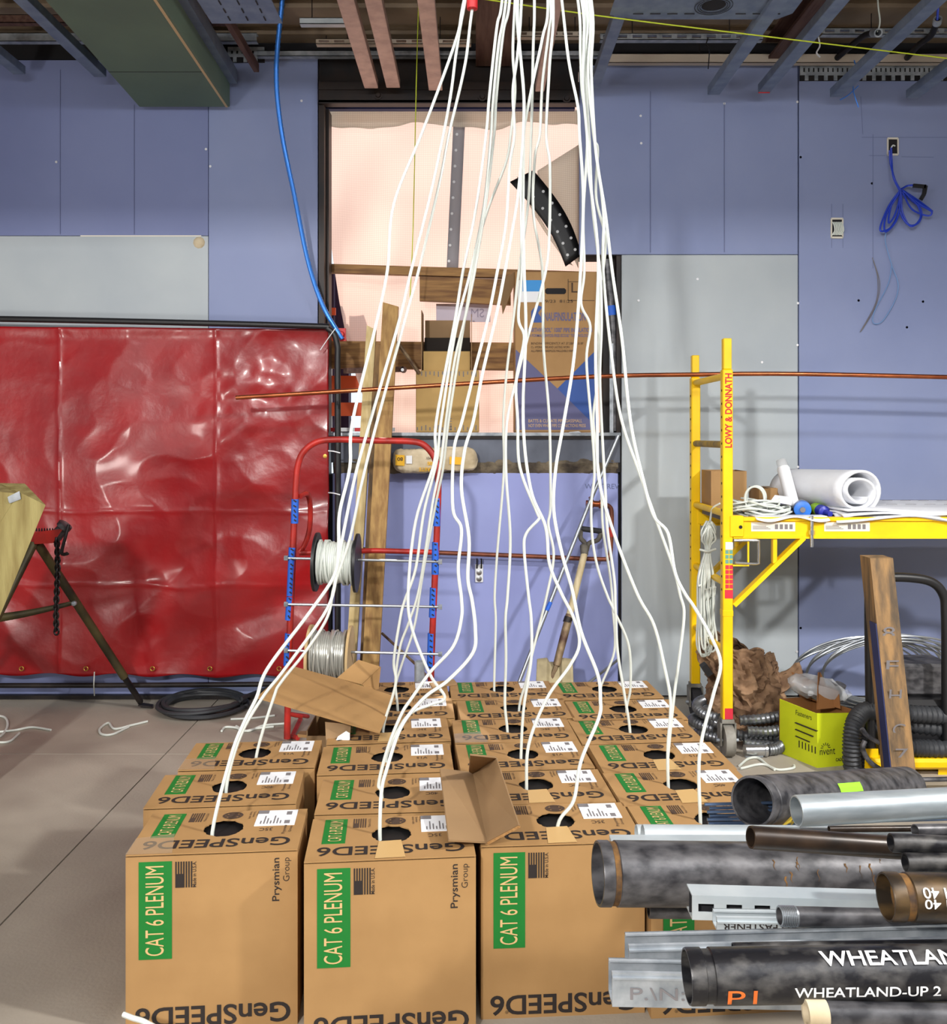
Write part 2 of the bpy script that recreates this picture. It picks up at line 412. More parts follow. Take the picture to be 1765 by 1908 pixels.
# bottom of the left wall: floor track and dark base
MB().box(-5.5, WX(600), 4.995, 5.03, 0, .022).build('floor_track', 'steel_black', wb)

# ------------------------------------------------------------------ opening: header, jambs, sill
hd = thing('steel_header', 'black rusty steel header beam over the wall opening', 'beam', P(840, 190, 5.1)); hd['kind'] = 'structure'
x0, x1 = WX(596), WX(1078)
hb = MB(); hb.box(x0, x1, 5.03, 5.06, WZ(158), WZ(106)); hb.box(x0, x1, 4.99, 5.06, WZ(172), WZ(158)); hb.box(x0, x1, 5.06, 5.24, WZ(165), WZ(150)); hb.box(x0, x1, 5.0, 5.05, WZ(194), WZ(172)); hb.box(x0, x1, 5.0, 5.06, WZ(196), WZ(190))
hb.build('beam_body', 'beam_black', hd)
for px, py in [(705, 178), (899, 181), (1056, 184)]:
    MB().lathe(P(px, py, 5.0), (0, -1, 0), [(0, .024), (.006, .024), (.006, .015), (.014, .012)], 12).build('bolt', 'beam_black', hd)
MB().box(x0, x1, 5.2, 5.24, WZ(203, 5.2), WZ(197, 5.2)).build('lower_lip', 'navy_edge', hd)
jb = MB(); jb.box(OX0, OX0+.03, 5.03, 5.24, WZ(885), WZ(195)); jb.box(OX0+.028, OX0+.045, 5.1, 5.2, WZ(885), WZ(195))
struct(jb.build('trim_1', 'beam_black'), 'black steel jamb at the side of the opening beside the blue board', 'trim')
jb = MB(); jb.box(WX(1128), OX2, 5.12, 5.24, WZ(815), WZ(474)); jb.box(WX(1150), OX2, 5.05, 5.24, WZ(880), WZ(474))
struct(jb.build('trim_2', 'beam_black'), 'black steel jamb of the opening beside the grey board', 'trim')
sl = thing('steel_sill', 'grey steel sill with a dark flange under the opening', 'sill', P(940, 850, 5.05)); sl['kind'] = 'structure'
MB().box(OX0+.03, OX2-.005, 5.02, 5.5, WZ(812), WZ(806)).build('sill_plate', 'galv', sl)
MB().box(WX(616), OX2-.005, 5.045, 5.075, WZ(862), WZ(812)).build('sill_face', 'sill_steel', sl)
MB().box(WX(616), OX2-.005, 5.03, 5.045, WZ(818), WZ(812)).build('sill_lip', 'steel_black', sl)
rc = MB()
def rough(u, v):
    x = WX(620)+(WX(1153)-WX(620))*u
    z = WZ(884)+(WZ(846)-WZ(884))*v
    k = .5+.5*nz(x*9, z*30, 2)
    return (x, 5.072-.055*(1-abs(v*2-1)**2)*k-.01*nz(x*40, z*40), z+.01*nz(x*14, 5, v*3))
rc.sheet(rough, 90, 8)
o = rc.build('concrete_edge', 'rough_concrete'); struct(o, 'broken rough concrete edge under the steel sill', 'wall')

# ------------------------------------------------------------------ debris netting in the opening
def net_material(name, c_thin, c_thread, tr):
    m = bpy.data.materials.new(name); m.use_nodes = True; MATS[name] = m
    nt = m.node_tree; b = nt.nodes['Principled BSDF']; out = nt.nodes['Material Output']
    tc = nt.nodes.new('ShaderNodeTexCoord')
    br = nt.nodes.new('ShaderNodeTexBrick'); mp = nt.nodes.new('ShaderNodeMapping'); mp.inputs['Rotation'].default_value = (R(90), 0, 0)
    br.offset = 0; br.inputs['Scale'].default_value = 84; br.inputs['Mortar Size'].default_value = .13
    br.inputs['Brick Width'].default_value = .9; br.inputs['Row Height'].default_value = .9
    br.inputs['Color1'].default_value = lin(c_thin); br.inputs['Color2'].default_value = lin(c_thin); br.inputs['Mortar'].default_value = lin(c_thread)
    nt.links.new(tc.outputs['Object'], mp.inputs['Vector']); nt.links.new(mp.outputs['Vector'], br.inputs['Vector'])
    t = nt.nodes.new('ShaderNodeBsdfTranslucent'); d = nt.nodes.new('ShaderNodeBsdfDiffuse'); mx = nt.nodes.new('ShaderNodeMixShader')
    for s_ in (t, d): nt.links.new(br.outputs['Color'], s_.inputs['Color'])
    mx.inputs[0].default_value = tr
    nt.links.new(d.outputs[0], mx.inputs[1]); nt.links.new(t.outputs[0], mx.inputs[2]); nt.links.new(mx.outputs[0], out.inputs['Surface'])
net_material('net_pink', (240, 206, 192), (222, 184, 170), .62)
net_material('net_beige', (238, 238, 230), (216, 214, 206), .74)
def strip_mat(name, c, tr):
    m = bpy.data.materials.new(name); m.use_nodes = True; MATS[name] = m
    nt = m.node_tree; out = nt.nodes['Material Output']
    t = nt.nodes.new('ShaderNodeBsdfTranslucent'); d = nt.nodes.new('ShaderNodeBsdfDiffuse'); mx = nt.nodes.new('ShaderNodeMixShader'); mx.inputs[0].default_value = tr
    t.inputs['Color'].default_value = lin(c); d.inputs['Color'].default_value = lin(c)
    nt.links.new(d.outputs[0], mx.inputs[1]); nt.links.new(t.outputs[0], mx.inputs[2]); nt.links.new(mx.outputs[0], out.inputs['Surface'])
strip_mat('net_band', (186, 188, 194), .5)
ND = 5.42
def lx(py):   # left edge of the net in the photo
    pts = [(100, 604), (205, 604), (340, 602), (430, 613), (490, 622), (560, 632), (640, 648), (700, 664), (805, 700)]
    for (a, xa), (b_, xb) in zip(pts, pts[1:]):
        if py <= b_: return xa+(xb-xa)*(py-a)/(b_-a)
    return pts[-1][1]
nt_ = thing('debris_net', 'pink debris netting stretched across the wall opening, lit from outside', 'netting', P(850, 806, ND))
def netf(u, v):
    py = 120+v*687
    x0 = lx(py); px = x0+(1140-x0)*u
    p = P(px, py, ND)
    p.y += .018*math.sin(px*.045+1.5*nz(px*.01, py*.004))*(.3+v)+.03*nz(px*.012, py*.008, 3)+.06*max(0, v-.75)*nz(px*.02, py*.02, 8)*3
    return p
m = MB().sheet(netf, 90, 90); m.build('net_cloth', 'net_pink', nt_)
def bandf(u, v):
    py = 205+v*300; px = 852-18*v+22*u-2
    p = P(px-4*(1-v), py, ND-.05); return p
solid(MB().sheet(bandf, 2, 12).build('reinforcing_band', 'net_band', nt_), .002)
dd = MB()
for k in range(10): dd.disc(P(853-1.85*k+.5, 221+29.5*k, ND-.056), (0, -1, 0), .0085, 8, .002)
dd.build('eyelets', 'white_paint', nt_)['kind'] = 'stuff'
def topf(u, v):
    px = 604+(1078-604)*u
    bot = 235+9*nz(px*.02, 1)+5*math.sin(px*.03)+max(0, (px-960)/118)*-6
    p = P(px, 205+(bot-205)*v, ND-.1); p.y += .012*nz(px*.03, v*3); return p
o = MB().sheet(topf, 70, 3).build('net_valance', 'net_beige'); solid(o, .003); tag(o, 'short shaded beige strip of netting folded over the top of the pink netting', 'netting')
# folded corner with the dotted black band
fl = thing('folded_net_corner', 'grey corner of netting folded back with a dotted black band', 'netting', P(1030, 490, ND-.16))
solid(MB().sheet(lambda u, v: P(1002+76*u, (318-48*u)*(1-v)+(345+155*u)*v, ND-.16+.02*math.sin(u*5)), 12, 6).build('net_flap', 'net_beige', fl), .003)
def dark(u, v):
    c0 = (975, 328); c1 = (1072, 486)
    t = v; cx = c0[0]+(c1[0]-c0[0])*t+14*math.sin(t*3.14)-8; cy = c0[1]+(c1[1]-c0[1])*t
    wdt = 44-14*t
    return P(cx+(u-.5)*wdt+5, cy-(u-.5)*22, ND-.19)
solid(MB().sheet(dark, 3, 14).build('dark_band', 'black_plastic', fl), .003)
dd = MB()
for i in range(7):
    for u in (.3, .75):
        if i == 0 and u > .5: continue
        q = dark(u, (i+.6)/7.3); dd.disc(q+Vector((0, -.004, 0)), (0, -1, 0), .0085, 8, .002)
dd.build('eyelets', 'white_paint', fl)['kind'] = 'stuff'
solid(MB().sheet(lambda u, v: P(963+10*u+95*v+9*math.sin(v*3.14)*-1, 332+4*u+162*v-3, ND-.185), 2, 10).build('pale_hem', 'net_beige', fl), .003)

# sign printed on the outer side of the net, reads mirrored from inside
sg = thing('net_sign', 'pale rectangular sign seen reversed through the netting', 'sign', P(864, 583, ND-.09))
MB().box(P(813, 0, ND-.09).x, P(914, 0, ND-.09).x, ND-.09, ND-.086, WZ(600, ND-.09), WZ(566, ND-.09)).build('sign_board', 'sign_pale', sg)
MB().text('SM', P(902, 591, ND-.0915), (-1, 0, 0), (0, 0, 1), .075, .05).build('sign_lettering', 'sign_text', sg)

# purple posts and odds and ends outside, seen past the net's edge
for px0, px1, y0, y1, D, lab in [(610, 622, 505, 806, 5.62, 'dark purple steel post outside the opening nearest the jamb'), (624, 650, 480, 806, 5.75, 'dark purple steel post outside behind the netting edge')]:
    q = MB(); a = P(px0, y1, D); b_ = P(px1, y0, D); a.z = 1.4615; q.box(a.x, b_.x, D, D+.05, a.z, b_.z); q.box(a.x, b_.x, D+.08, D+.11, a.z, b_.z); q.box(a.x, a.x+.012, D, D+.1, a.z, b_.z)
    tag(q.build('outdoor_post', 'purple_steel'), lab, 'post')
bar = thing('barricade', 'orange and white barricade boards outside behind the red tarp edge', 'barrier', P(640, 806, 5.7))
for k, (y0, y1) in enumerate([(612, 640), (700, 730), (750, 775)]):
    a = P(606, y1, 5.55); b_ = P(690, y0, 5.55); MB().box(a.x, b_.x, 5.55, 5.575, a.z, b_.z).build('board', 'orange', bar)
for px in (612, 684):
    a = P(px, 805, 5.59); MB().box(a.x-.02, a.x+.02, 5.576, 5.62, 1.4615, P(px, 610, 5.59).z).build('upright', 'white_paint', bar)
a = P(619, 580, 5.60); q = MB(); q.box(a.x-.02, a.x+.02, 5.60, 5.622, a.z-.022, a.z+.022); q.lathe(a+Vector((0, -.002, 0)), (0, 1, 0), [(0, .012), (.012, .012)], 10)
tag(q.build('reflector', 'orange'), 'small square orange reflector on the purple post', 'reflector')
tp = thing('barrier_tape', 'red and white striped barrier tape along the sill', 'tape', P(680, 802, 5.2))
for k in range(8):
    a = P(616+k*15, 804, 5.12); b_ = P(631+k*15, 797, 5.12); MB().box(a.x, b_.x, 5.12, 5.124, a.z, b_.z).build('stripe', 'red_tape' if k % 3 == 0 else 'white_paint', tp)

# ------------------------------------------------------------------ ceiling framing
def channel(name, m, a, b, wd, ht, label, cat='metal stud', group=None, lip=.008, th=.003, opening=-1, slots=None):
    """open C channel along a-b; opening +1 faces up, -1 faces down"""
    a = Vector(a); b = Vector(b); d = (b-a).normalized(); sd = d.cross(Vector((0, 0, 1))).normalized(); u = Vector((0, 0, 1))
    q = MB(); h = ht/2
    def strip(cx, cz, sx, sz):
        ps = [sd*(cx+x*sx/2)+u*(cz+z*sz/2) for x, z in ((-1,-1), (1,-1), (1,1), (-1,1))]
        q.hexa([a+p for p in ps]+[b+p for p in ps])
    strip(0, -h*opening, wd, th)
    for s_ in (-1, 1):
        strip(s_*wd/2, 0, th, ht)
        strip(s_*(wd/2-lip/2), h*opening, lip, th)
    o = q.build(name, m); tag(o, label, cat, group)
    return o
GS = 'ceiling studs over the room'
def stud(px, py, m, label, wd=.062, D=4.9, near=2.2, ht=.042, slide=0.0):
    a = P(px, py, D); a.z += ht/2
    return channel('ceiling_stud', m, a, (a.x+slide, near, a.z), wd, ht, label, group=GS, opening=1)
stud(1330, 176, 'stud', 'grey ceiling stud whose end hangs nearest the downlight plate')
stud(1424, 172, 'stud', 'grey ceiling stud with a red mark at its hanging end')
stud(1558, 180, 'stud', 'grey ceiling stud crossing above the blue wire scraps')
stud(1700, 183, 'stud', 'grey ceiling stud ending nearest the right frame edge')
stud(187, 143, 'stud', 'grey ceiling stud beside the green soffit')
stud(36, 138, 'stud', 'grey ceiling stud at the far left corner of the ceiling')
stud(478, 134, 'beam_rust', 'brown rusty ceiling stud by the slotted track left of the opening', wd=.025, D=4.85)
stud(692, 164, 'stud_pink', 'pinkish dusty ceiling stud, leftmost of the three over the opening', wd=.07)
stud(733, 163, 'stud_pink', 'pinkish ceiling stud, middle one of the three over the opening', wd=.07)
stud(812, 168, 'stud_pink', 'pinkish ceiling stud over the opening beside the green plumb string', wd=.07)
stud(1006, 170, 'stud_pink', 'narrow pinkish ceiling stud behind the white cables', wd=.045)
stud(1108, 165, 'stud', 'grey ceiling stud at the corner of the opening under the downlight plate', wd=.05)
q = P(1424, 172, 4.896); m = MB().box(q.x-.03, q.x+.03, 4.894, 4.898, q.z-.004, q.z+.012); tag(m.build('red_mark_tag', 'red_tape'), 'small red tape tag on a stud end', 'tape')
def cross(px0, px1, py, D, m, label, wd=.04, ht=.04, slots=0, opening=1):
    a = P(px0, py, D); b_ = P(px1, py, D)
    r_ = thing('cross_channel', label, 'metal channel', (a+b_)/2)
    q = MB(); h = ht/2; y0, y1 = D-wd/2, D+wd/2
    if slots:      # slotted web facing the room: bridges between slots
        L = b_.x-a.x; n_ = max(2, int(L/.075)); zc = a.z
        q.box(a.x, b_.x, y0, y0+.003, zc+h*.45, zc+h); q.box(a.x, b_.x, y0, y0+.003, zc-h, zc-h*.45)
        for i in range(n_+1):
            x = a.x+L*i/n_; q.box(max(a.x, x-.014), min(b_.x, x+.014), y0, y0+.003, zc-h*.45, zc+h*.45)
    else: q.box(a.x, b_.x, y0, y0+.003, a.z-h, a.z+h)
    q.box(a.x, b_.x, y0, y1, a.z-h, a.z-h+.003); q.box(a.x, b_.x, y0, y1, a.z+h-.003, a.z+h)
    q.build('channel_body', m, r_)
    for i in range(2):     # hanger wires up to the deck
        x = a.x+(b_.x-a.x)*(.2+.6*i)
        MB().tube([(x, D, a.z+h), (x, D, 3.63)], .0025, 6).build('hanger_wire', 'steel_black', r_)
    return r_
cross(-200, 480, 72, 4.86, 'galv', 'bright galvanized channel across the ceiling left of the opening', ht=.045)
cross(480, 1120, 102, 4.96, 'galv', 'galvanized channel running over the header of the opening', ht=.03)
cross(1130, 2000, 111, 4.97, 'slot_pale', 'pale channel along the top of the right hand wall', ht=.05)
cross(590, 878, 80, 4.74, 'slot_pale', 'pale slotted strut over the opening left of the rusty beam', ht=.028, slots=1)
cross(958, 1100, 66, 4.74, 'slot_pale', 'pale slotted strut behind the white cables', ht=.03, slots=1)
cross(1118, 1420, 71, 4.74, 'galv', 'grey slotted strut under the downlight plate', ht=.034, slots=1)
cross(1530, 2000, 61, 4.7, 'galv', 'grey slotted strut at the upper right by the conduits', ht=.034, slots=1)
cross(560, 668, 42, 4.4, 'pipe_pale', 'short bright channel stub next to the pink studs', ht=.03)
cross(-200, 420, 38, 4.5, 'beam_rust', 'dark rusty channel behind the green soffit', ht=.04)
# slotted deflection track along the wall top
for x0, x1, y0, y1, lab in [(1489, 1900, 122, 152, 'slotted silver deflection track on top of the right hand wall'), (426, 494, 90, 118, 'short slotted deflection track on the wall left of the opening')]:
    r_ = thing('deflection_track', lab, 'metal track', P((x0+x1)/2, y1, 5.0))
    q = MB(); X0, X1 = WX(x0), WX(x1); zt, zb = WZ(y0), WZ(y1); D0 = 5.012
    q.box(X0, X1, D0, D0+.004, zt-.02, zt); q.box(X0, X1, D0, D0+.004, zb+.028, zb+.046)
    n_ = int((X1-X0)/.026)
    for i in range(n_):
        x = X0+(X1-X0)*i/n_; q.box(x, x+.018, D0, D0+.004, zb+.046, zt-.02)
        if i % 2: q.box(x, x+.02, D0, D0+.004, zb, zb+.028)
    q.build('track_face', 'galv', r_)
    MB().box(X0, X1, D0+.005, D0+.012, zb, zt).build('track_back', 'steel_black', r_)
# rusty roof beams
for x0, x1, zb, m, lab in [(.012, .205, 3.47, 'beam_rust', 'rusty brown roof beam over the white cables'), (1.60, 1.76, 3.49, 'beam_rust', 'rusty brown roof beam at the upper right of the ceiling')]:
    q = MB(); c = (x0+x1)/2; q.box(x0, x1, 1.8, 5.0, zb, zb+.014); q.box(c-.008, c+.008, 1.8, 5.0, zb+.014, 3.60); q.box(x0, x1, 1.8, 5.0, 3.60, 3.619)
    o = q.build('roof_beam', m); o['kind'] = 'structure'; o['label'] = lab; o['category'] = 'beam'
# green board soffit
sf = thing('green_soffit', 'green moisture-board soffit box running along the ceiling', 'soffit', (-1.55, 4.0, 3.24)); sf['kind'] = 'structure'
zl = 3.24
c = [(-1.73, 3.4), (-1.30, 3.4), (-1.347, 4.98), (-1.807, 4.98)]
MB().hexa([(x, y, zl) for x, y in c]+[(x, y, zl+.016) for x, y in c]).build('bottom_board', 'board_green', sf)
c2 = [(-1.30, 3.4), (-1.284, 3.4), (-1.331, 4.98), (-1.347, 4.98)]
MB().hexa([(x, y, zl) for x, y in c2]+[(x, y, zl+.125) for x, y in c2]).build('side_board', 'board_green', sf)
c3 = [(-1.746, 3.4), (-1.73, 3.4), (-1.807, 4.98), (-1.823, 4.98)]
MB().hexa([(x, y, zl) for x, y in c3]+[(x, y, zl+.3) for x, y in c3]).build('side_board', 'board_green', sf)
c4 = [(-1.29, 3.4), (-1.24, 3.4), (-1.29, 4.98), (-1.337, 4.98)]
MB().hexa([(x, y, zl+.125) for x, y in c4]+[(x, y, zl+.2) for x, y in c4]).build('edge_track', 'stud', sf)
MB().bar((-1.30, 3.4, zl-.001), (-1.347, 4.98, zl-.001), .012, .004).build('corner_paper', 'joint_tape', sf)
MB().bar((-1.80, 4.5, zl-.0005), (-1.33, 4.5, zl-.0005), .003, .002).build('joint_line', 'dark_gap', sf)
# downlight plates hung in the grid
dp = thing('downlight_plate', 'blue-grey downlight mounting plate with a round dark housing', 'light fixture', P(1310, 20, 4.0))
z = 3.30
def plate(parent, xs, y0, y1, z, hole=None):
    q = MB()
    x0, x1 = xs
    if hole is None: q.box(x0, x1, y0, y1, z, z+.006)
    else:
        hx, hy, hr = hole; N = 32; V = []; Fs = []
        for k in range(N):
            a = 2*math.pi*k/N; ca, sa = math.cos(a), math.sin(a)
            V.append((hx+hr*ca, hy+hr*sa, z))
            tx_ = min(((x1-hx)/ca if ca > 0 else (x0-hx)/ca) if abs(ca) > 1e-6 else 1e9, ((y1-hy)/sa if sa > 0 else (y0-hy)/sa) if abs(sa) > 1e-6 else 1e9)
            V.append((hx+tx_*ca, hy+tx_*sa, z))
        for k in range(N):
            k2 = (k+1) % N; Fs.append((2*k, 2*k+1, 2*k2+1, 2*k2))
        q.add(V, Fs)
    return q.build('plate', 'stud', parent)
pl_ = plate(dp, (.60, 1.40), 3.55, 4.06, z, (1.035, 3.93, .052)); solid(pl_, .004)
MB().lathe((1.035, 3.93, z+.16), (0, 0, -1), [(0, .05), (.16, .052)], 24).build('housing', 'dark_gap', dp)
for rr in (.058, .068, .08):
    q = MB(); N = 40
    for k in range(N): a = 2*math.pi*k/N; b_ = 2*math.pi*(k+1)/N; q.bar((1.035+rr*math.cos(a), 3.93+rr*math.sin(a), z-.005), (1.035+rr*math.cos(b_), 3.93+rr*math.sin(b_), z-.005), .002, .002)
    q.build('ring', 'dark_gap', dp)
MB().box(1.02, 1.045, 3.92, 3.95, z+.1, z+.14).build('lamp_socket', 'orange', dp)
q = MB()
for yy in (3.86, 4.0):
    for k in range(9):
        x = .70+k*.075
        if abs(x-1.035) > .1: q.box(x, x+.045, yy, yy+.004, z-.0055, z-.003)
q.build('score_lines', 'dark_gap', dp)
dp2 = thing('perforated_plate', 'blue-grey perforated mounting plate beside the green soffit', 'light fixture', P(450, 30, 4.0))
plate(dp2, (-1.19, -.87), 3.6, 4.15, 3.32)
q = MB()
for x in (-1.10, -1.02, -.94):
    for k in range(6): q.box(x, x+.005, 3.70+k*.075, 3.74+k*.075, 3.3165, 3.319)
q.build('score_lines', 'dark_gap', dp2)

# conduits and wires near the ceiling
def wire(name, pts, r, m, label, cat='cable', n=6, seg=8, group=None):
    o = MB().tube(pts, r, seg, n).build(name, m); tag(o, label, cat, group); return o
cA = thing('ceiling_conduit', 'dark conduit elbow with a white wire hanging from it', 'conduit', P(1600, 70, 4.5))
MB().tube([P(1560, 108, 4.95), P(1590, 82, 4.8), P(1612, 66, 4.65), P(1634, 60, 4.5)], .016, 12, 5).build('tube', 'steel_black', cA)
MB().pipe(P(1628, 61, 4.52), P(1637, 61, 4.46), .021, .014, 16).build('bushing', 'galv', cA)
cB = thing('ceiling_conduit', 'dark bent conduit with a blue wire coming out, nearest the frame corner', 'conduit', P(1720, 70, 4.5))
MB().tube([P(1690, 108, 4.95), P(1712, 84, 4.8), P(1735, 66, 4.65), P(1747, 40, 4.5)], .016, 12, 5).build('tube', 'steel_black', cB)
MB().pipe(P(1746, 44, 4.52), P(1748, 35, 4.49), .021, .014, 16).build('bushing', 'galv', cB)
wire('white_wire', [P(1640, -60, 4.4), P(1636, 0, 4.45), P(1640, 40, 4.46), P(1635, 60, 4.48)], .004, 'cable_white', 'white wire hanging into the ceiling conduit')
wire('blue_wire', [P(1750, -60, 4.45), P(1749, 0, 4.48), P(1747, 38, 4.5)], .006, 'cable_blue', 'blue wire entering the corner conduit')
wire('blue_wire_scrap', [P(1592, 112, 4.92), P(1598, 140, 4.92), P(1590, 165, 4.92), P(1600, 200, 4.92)], .003, 'armor_blue', 'thin blue wire scrap hanging from a ceiling stud')
wire('blue_wire_scrap', [P(1600, 160, 4.925), P(1580, 178, 4.93), P(1566, 186, 4.93)], .003, 'armor_blue', 'short blue wire scrap sticking out sideways under a stud')
wire('mason_line', [P(860, -8, 3.9), P(1120, 30, 4.0), P(1445, 70, 4.12), P(1900, 125, 4.3)], .003, 'string_green', 'green mason line stretched under the ceiling', 'string', 3, 6)
wire('plumb_string', [P(782, -60, 4.55), P(776, 150, 4.7), P(770, 420, 4.85), P(764, 560, 4.93)], .0028, 'string_green', 'green plumb string hanging in front of the netting', 'string', 3, 6)
wire('tie_wire', [P(1525, 68, 4.72), P(1528, 85, 4.72), P(1522, 98, 4.72), P(1528, 106, 4.75)], .004, 'paper', 'white tie wire on the strut above the wall', 'wire')
wire('tie_wire', [P(1320, 70, 4.72), P(1316, 84, 4.72), P(1322, 92, 4.72), P(1320, 128, 4.9)], .003, 'steel_black', 'dark tie wire hanging under the downlight plate strut', 'wire')
# blue armoured cable
pts = smooth_path([P(530, -80, 4.5), P(526, 0, 4.6), P(515, 130, 4.7), P(524, 240, 4.78), P(550, 370, 4.85), P(575, 490, 4.92), P(602, 570, 4.96), P(638, 632, 4.97)], 30)
o = MB().tube(pts, [(.0115 if i % 2 else .0135) for i in range(len(pts))], 10).build('armored_cable', 'armor_blue'); tag(o, 'blue armoured flexible cable hanging from the ceiling beside the opening', 'cable')
q = MB(); a = P(640, 628, 4.97); q.box(a.x-.035, a.x+.01, 4.985, 5.01, a.z-.02, a.z+.05); q.lathe(a+Vector((-.012, .015, .015)), (0, -1, 0), [(0, .018), (.012, .018), (.02, .012)], 12)
tag(q.build('red_connector', 'red_tape'), 'small red box at the lower end of the blue cable', 'connector')
# red tape on the first cables
o = MB().lathe(P(880, 18, 2.98), (0, 0, 1), [(0, .013), (.002, .018), (.06, .018), (.062, .013)], 14).build('red_tape_wrap', 'red_tape'); tag(o, 'red tape wrap on the hanging white cables', 'tape')

# ------------------------------------------------------------------ wall boxes and blue cable coil
def wall_box(px, py, wpx, hpx, label):
    c = P(px, py, 5.02); W_, H_ = wpx/338/2, hpx/338/2
    r_ = thing('junction_box', label, 'electrical box', c)
    MB().box(c.x-W_, c.x+W_, 5.021, 5.0245, c.z-H_, c.z+H_).build('cavity_shade', 'dark_gap', r_)  # flat dark plate stands in for the shade inside the box
    q = MB()
    for s_ in (-1, 1):
        q.box(c.x+s_*W_-.0035, c.x+s_*W_+.0035, 5.017, 5.025, c.z-H_, c.z+H_); q.box(c.x-W_, c.x+W_, 5.017, 5.025, c.z+s_*H_-.005, c.z+s_*H_+.005)
    q.build('rim', 'sticker', r_)
    return r_
jb1 = wall_box(1664, 273, 19, 30, 'dark outlet box in the wall with blue cables coming out')
jb2 = wall_box(1560, 425, 21, 35, 'open outlet box in the wall stuffed with white wires')
for k in range(6):
    x = 1552+k*3.2
    MB().tube([P(x, 414, 5.018), P(x+3, 420, 5.008), P(x+4, 430, 5.008), P(x-1, 438, 5.018)], .004, 6, 4).build('white_wire', 'cable_white', jb2)
MB().tube([P(1660, 278, 5.016), P(1664, 271, 5.008), P(1668, 272, 5.012)], .004, 6, 4).build('white_wire', 'cable_white', jb1)
bc = thing('blue_cable_coil', 'tied coil of blue cable hanging on the wall from the outlet box', 'cable', P(1678, 354, 5.0))
def bl(pts, m='cable_blue', r=.005, nm='cable_loop', D=4.985): MB().tube([P(x, y, D+.012*math.sin(i*2.1)) for i, (x, y) in enumerate(pts)], r, 7, 6).build(nm, m, bc)
bl([(1661, 275), (1662, 300), (1665, 330), (1676, 354)], nm='feed_cable'); bl([(1658, 280), (1660, 305), (1668, 335), (1678, 354)], nm='feed_cable')
for pts in [[(1678, 354), (1656, 385), (1640, 428), (1660, 424), (1675, 395), (1679, 356)], [(1679, 355), (1652, 400), (1650, 432), (1672, 408), (1680, 360)],
            [(1678, 355), (1676, 390), (1692, 418), (1712, 415), (1716, 390), (1684, 356)], [(1680, 356), (1682, 395), (1698, 422), (1716, 404), (1706, 375), (1682, 355)],
            [(1681, 355), (1705, 378), (1735, 392), (1730, 402), (1700, 390), (1682, 358)], [(1682, 354), (1715, 376), (1738, 394), (1722, 385), (1683, 357)],
            [(1680, 354), (1662, 380), (1656, 415), (1668, 400), (1680, 360)]]: bl(pts)
bl([(1680, 352), (1692, 346), (1704, 345)], nm='cable_tail')
q = MB(); q.bar(P(1702, 346, 4.97), P(1725, 348, 4.97), .02, .012, (0, 1, 0)); q.bar(P(1725, 346, 4.97), P(1722, 362, 4.97), .02, .012, (0, 1, 0)); q.bar(P(1722, 362, 4.97), P(1716, 372, 4.97), .02, .01, (0, 1, 0)); q.build('black_tape_end', 'black_plastic', bc)
MB().tube([P(1652, 428, 4.99), P(1650, 448, 5.0), P(1655, 470, 5.01), P(1664, 500, 5.015), P(1674, 530, 5.015), P(1668, 560, 5.015), P(1645, 598, 5.015), P(1628, 602, 5.015), P(1630, 580, 5.015), P(1655, 530, 5.015), P(1662, 495, 5.012)], .0025, 6, 6).build('pull_string', 'pull_string', bc)
MB().tube([P(1626, 480, 5.02), P(1636, 520, 5.02), P(1632, 565, 5.02), P(1603, 619, 5.02), P(1630, 575, 5.02), P(1640, 530, 5.02), P(1628, 485, 5.02)], .002, 6, 6).build('pull_string', 'paper_gray', bc)  # grey copy of the string, its shadow on the wall drawn as a tube
# ------------------------------------------------------------------ cable cartons
BW, BH, BD = .412, .43, .244
ROT = R(4.6)
def hole_panel(hx, hy, hr, jag, z):
    N = 32; V = []; Fs = []
    x0, x1, y0, y1 = 0.0, BW, 0.0, BD
    angs = sorted(set([2*math.pi*k/N for k in range(N)]+[math.atan2(cy-hy, cx-hx) % (2*math.pi) for cx in (x0, x1) for cy in (y0, y1)]))
    N = len(angs); rnd = random.Random(jag)
    for a in angs:
        ca, sa = math.cos(a), math.sin(a)
        rr = hr*(1+rnd.uniform(-.05, .05))
        V.append((hx+rr*ca, hy+rr*sa, z))
        t = min(((x1-hx)/ca if ca > 0 else (x0-hx)/ca) if abs(ca) > 1e-6 else 1e9, ((y1-hy)/sa if sa > 0 else (y0-hy)/sa) if abs(sa) > 1e-6 else 1e9)
        V.append((hx+t*ca, hy+t*sa, z))
    for k in range(N):
        k2 = (k+1) % N; Fs.append((2*k, 2*k+1, 2*k2+1, 2*k2))
    return V, Fs
PARTS = {}
